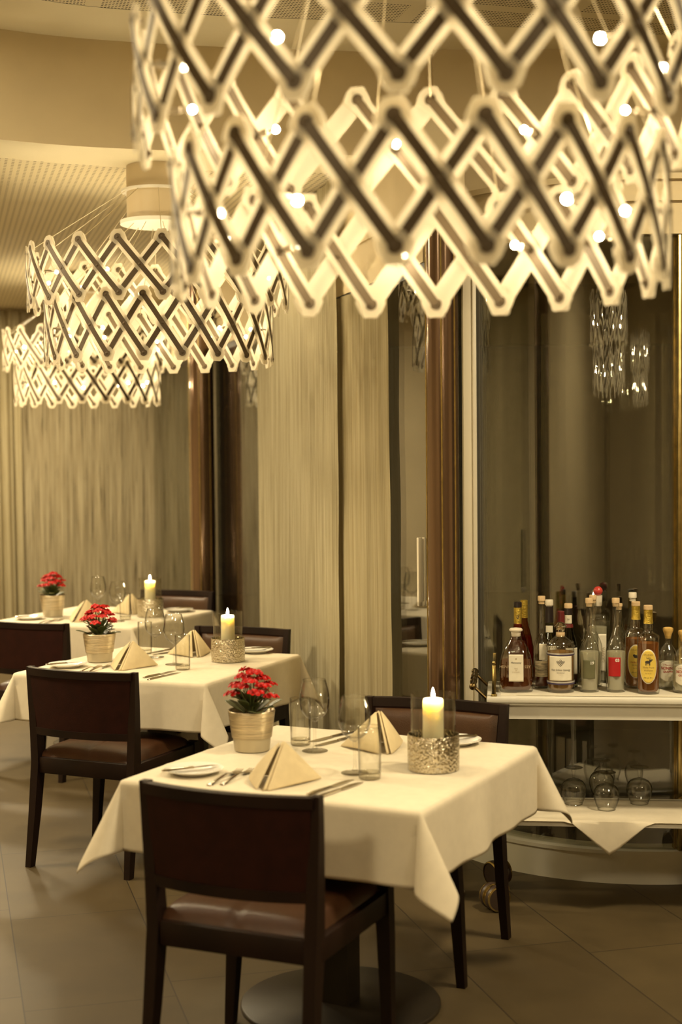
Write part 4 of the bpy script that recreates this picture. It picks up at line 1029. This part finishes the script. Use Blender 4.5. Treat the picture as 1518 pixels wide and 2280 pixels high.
fruit('amber bottle with gold foil neck and yellow oval bird label, second row', 1415.5, 1530, 'bird')
fruit('amber bottle with gold foil neck and yellow oval elk label at the front', 1443, 1543, 'elk')
# 15, 16 round grappa bottles
NP = [(.034, 0), (.0385, .005), (.039, .03), (.039, .105), (.036, .130), (.027, .150), (.0165, .163), (.0125, .172), (.0122, .192), (.0135, .194), (.0135, .198)]
def nonino(lb, px, py, rz=None):
    b = bottle(lb, px, py, NP, 'bottleglass', 'pale_liq', .10, ('ycork', [(.011, .188), (.0125, .20), (.0175, .213), (.0195, .220), (.0185, .227), (.012, .230)]), rz=rz)
    label_patch(.064, .030, .108, .0397, m=M['paper'], parent=b, arch=.014); k = .0406
    lettering('il Moscato di', .0085, M['inkred'], b, 0, .0925, 0, bend=k, shear=.3, sx=.85); lettering('NONINO', .0155, M['inkred'], b, 0, .080, 0, bend=k, bold=.0004, sx=.82); lettering('GRAPPA', .011, M['inkred'], b, 0, .067, 0, bend=k, bold=.0002, sx=.9); lettering('0.7 l   41% vol', .004, M['inkgrey'], b, 0, .048, 0, bend=k); return b
nonino('round clear grappa bottle with yellow stopper and white red-lettered label, second row', 1487, 1532)
nonino('round clear grappa bottle with white red-lettered label cut by the right edge', 1521, 1541)

# ================================================================== LIGHT
w = bpy.data.worlds.new('night'); sc.world = w; w.use_nodes = True
bg = w.node_tree.nodes['Background']; bg.inputs['Color'].default_value = (.30, .24, .15, 1); bg.inputs['Strength'].default_value = .03
def area(name, loc, size, power, col=(1, .82, .51), rot=(0, 0, 0)):
    l = bpy.data.lights.new(name, 'AREA'); l.energy = power; l.size = size; l.color = col; l.shape = 'DISK'
    o = bpy.data.objects.new(name, l); COL.objects.link(o); o.location = loc; o.rotation_euler = rot; return o
def bulb_light(name, loc, r, power, col=(1, .82, .51)):
    l = bpy.data.lights.new(name, 'POINT'); l.energy = power; l.shadow_soft_size = r; l.color = col
    o = bpy.data.objects.new(name, l); COL.objects.link(o); o.location = loc; return o
# the row of lattice lamps goes on behind the camera, and unseen fill lamps are added under the ceilings to brighten the room
area('room_fill', (-2.2, .6, 3.40), .6, 60)
area('room_fill', (2.6, .8, 3.40), .6, 45)
area('room_fill', (1.8, 3.9, 3.40), .4, 72)
area('room_fill', (-1.9, 4.95, 3.42), .4, 26)
area('room_fill', (-3.0, 6.2, 2.97), .5, 75)
area('room_fill', (-3.2, 9.5, 2.97), .5, 110)
area('room_fill', (-2.6, 11.4, 2.97), .4, 75)
area('room_fill', (-.75, 7.6, 2.97), .5, 10)

# ================================================================== RENDER SETTINGS
sc.view_settings.view_transform = 'Standard'; sc.view_settings.look = 'None'; sc.view_settings.gamma = 1; sc.view_settings.use_curve_mapping = False
sc.view_settings.exposure = 0.42
cy = sc.cycles
cy.use_denoising = True; cy.max_bounces = 8; cy.transparent_max_bounces = 32; cy.sample_clamp_indirect = 4; cy.diffuse_bounces = 3; cy.glossy_bounces = 4
cy.use_adaptive_sampling = True; cy.adaptive_threshold = .06; cy.adaptive_min_samples = 16
cy.caustics_reflective = False; cy.caustics_refractive = False
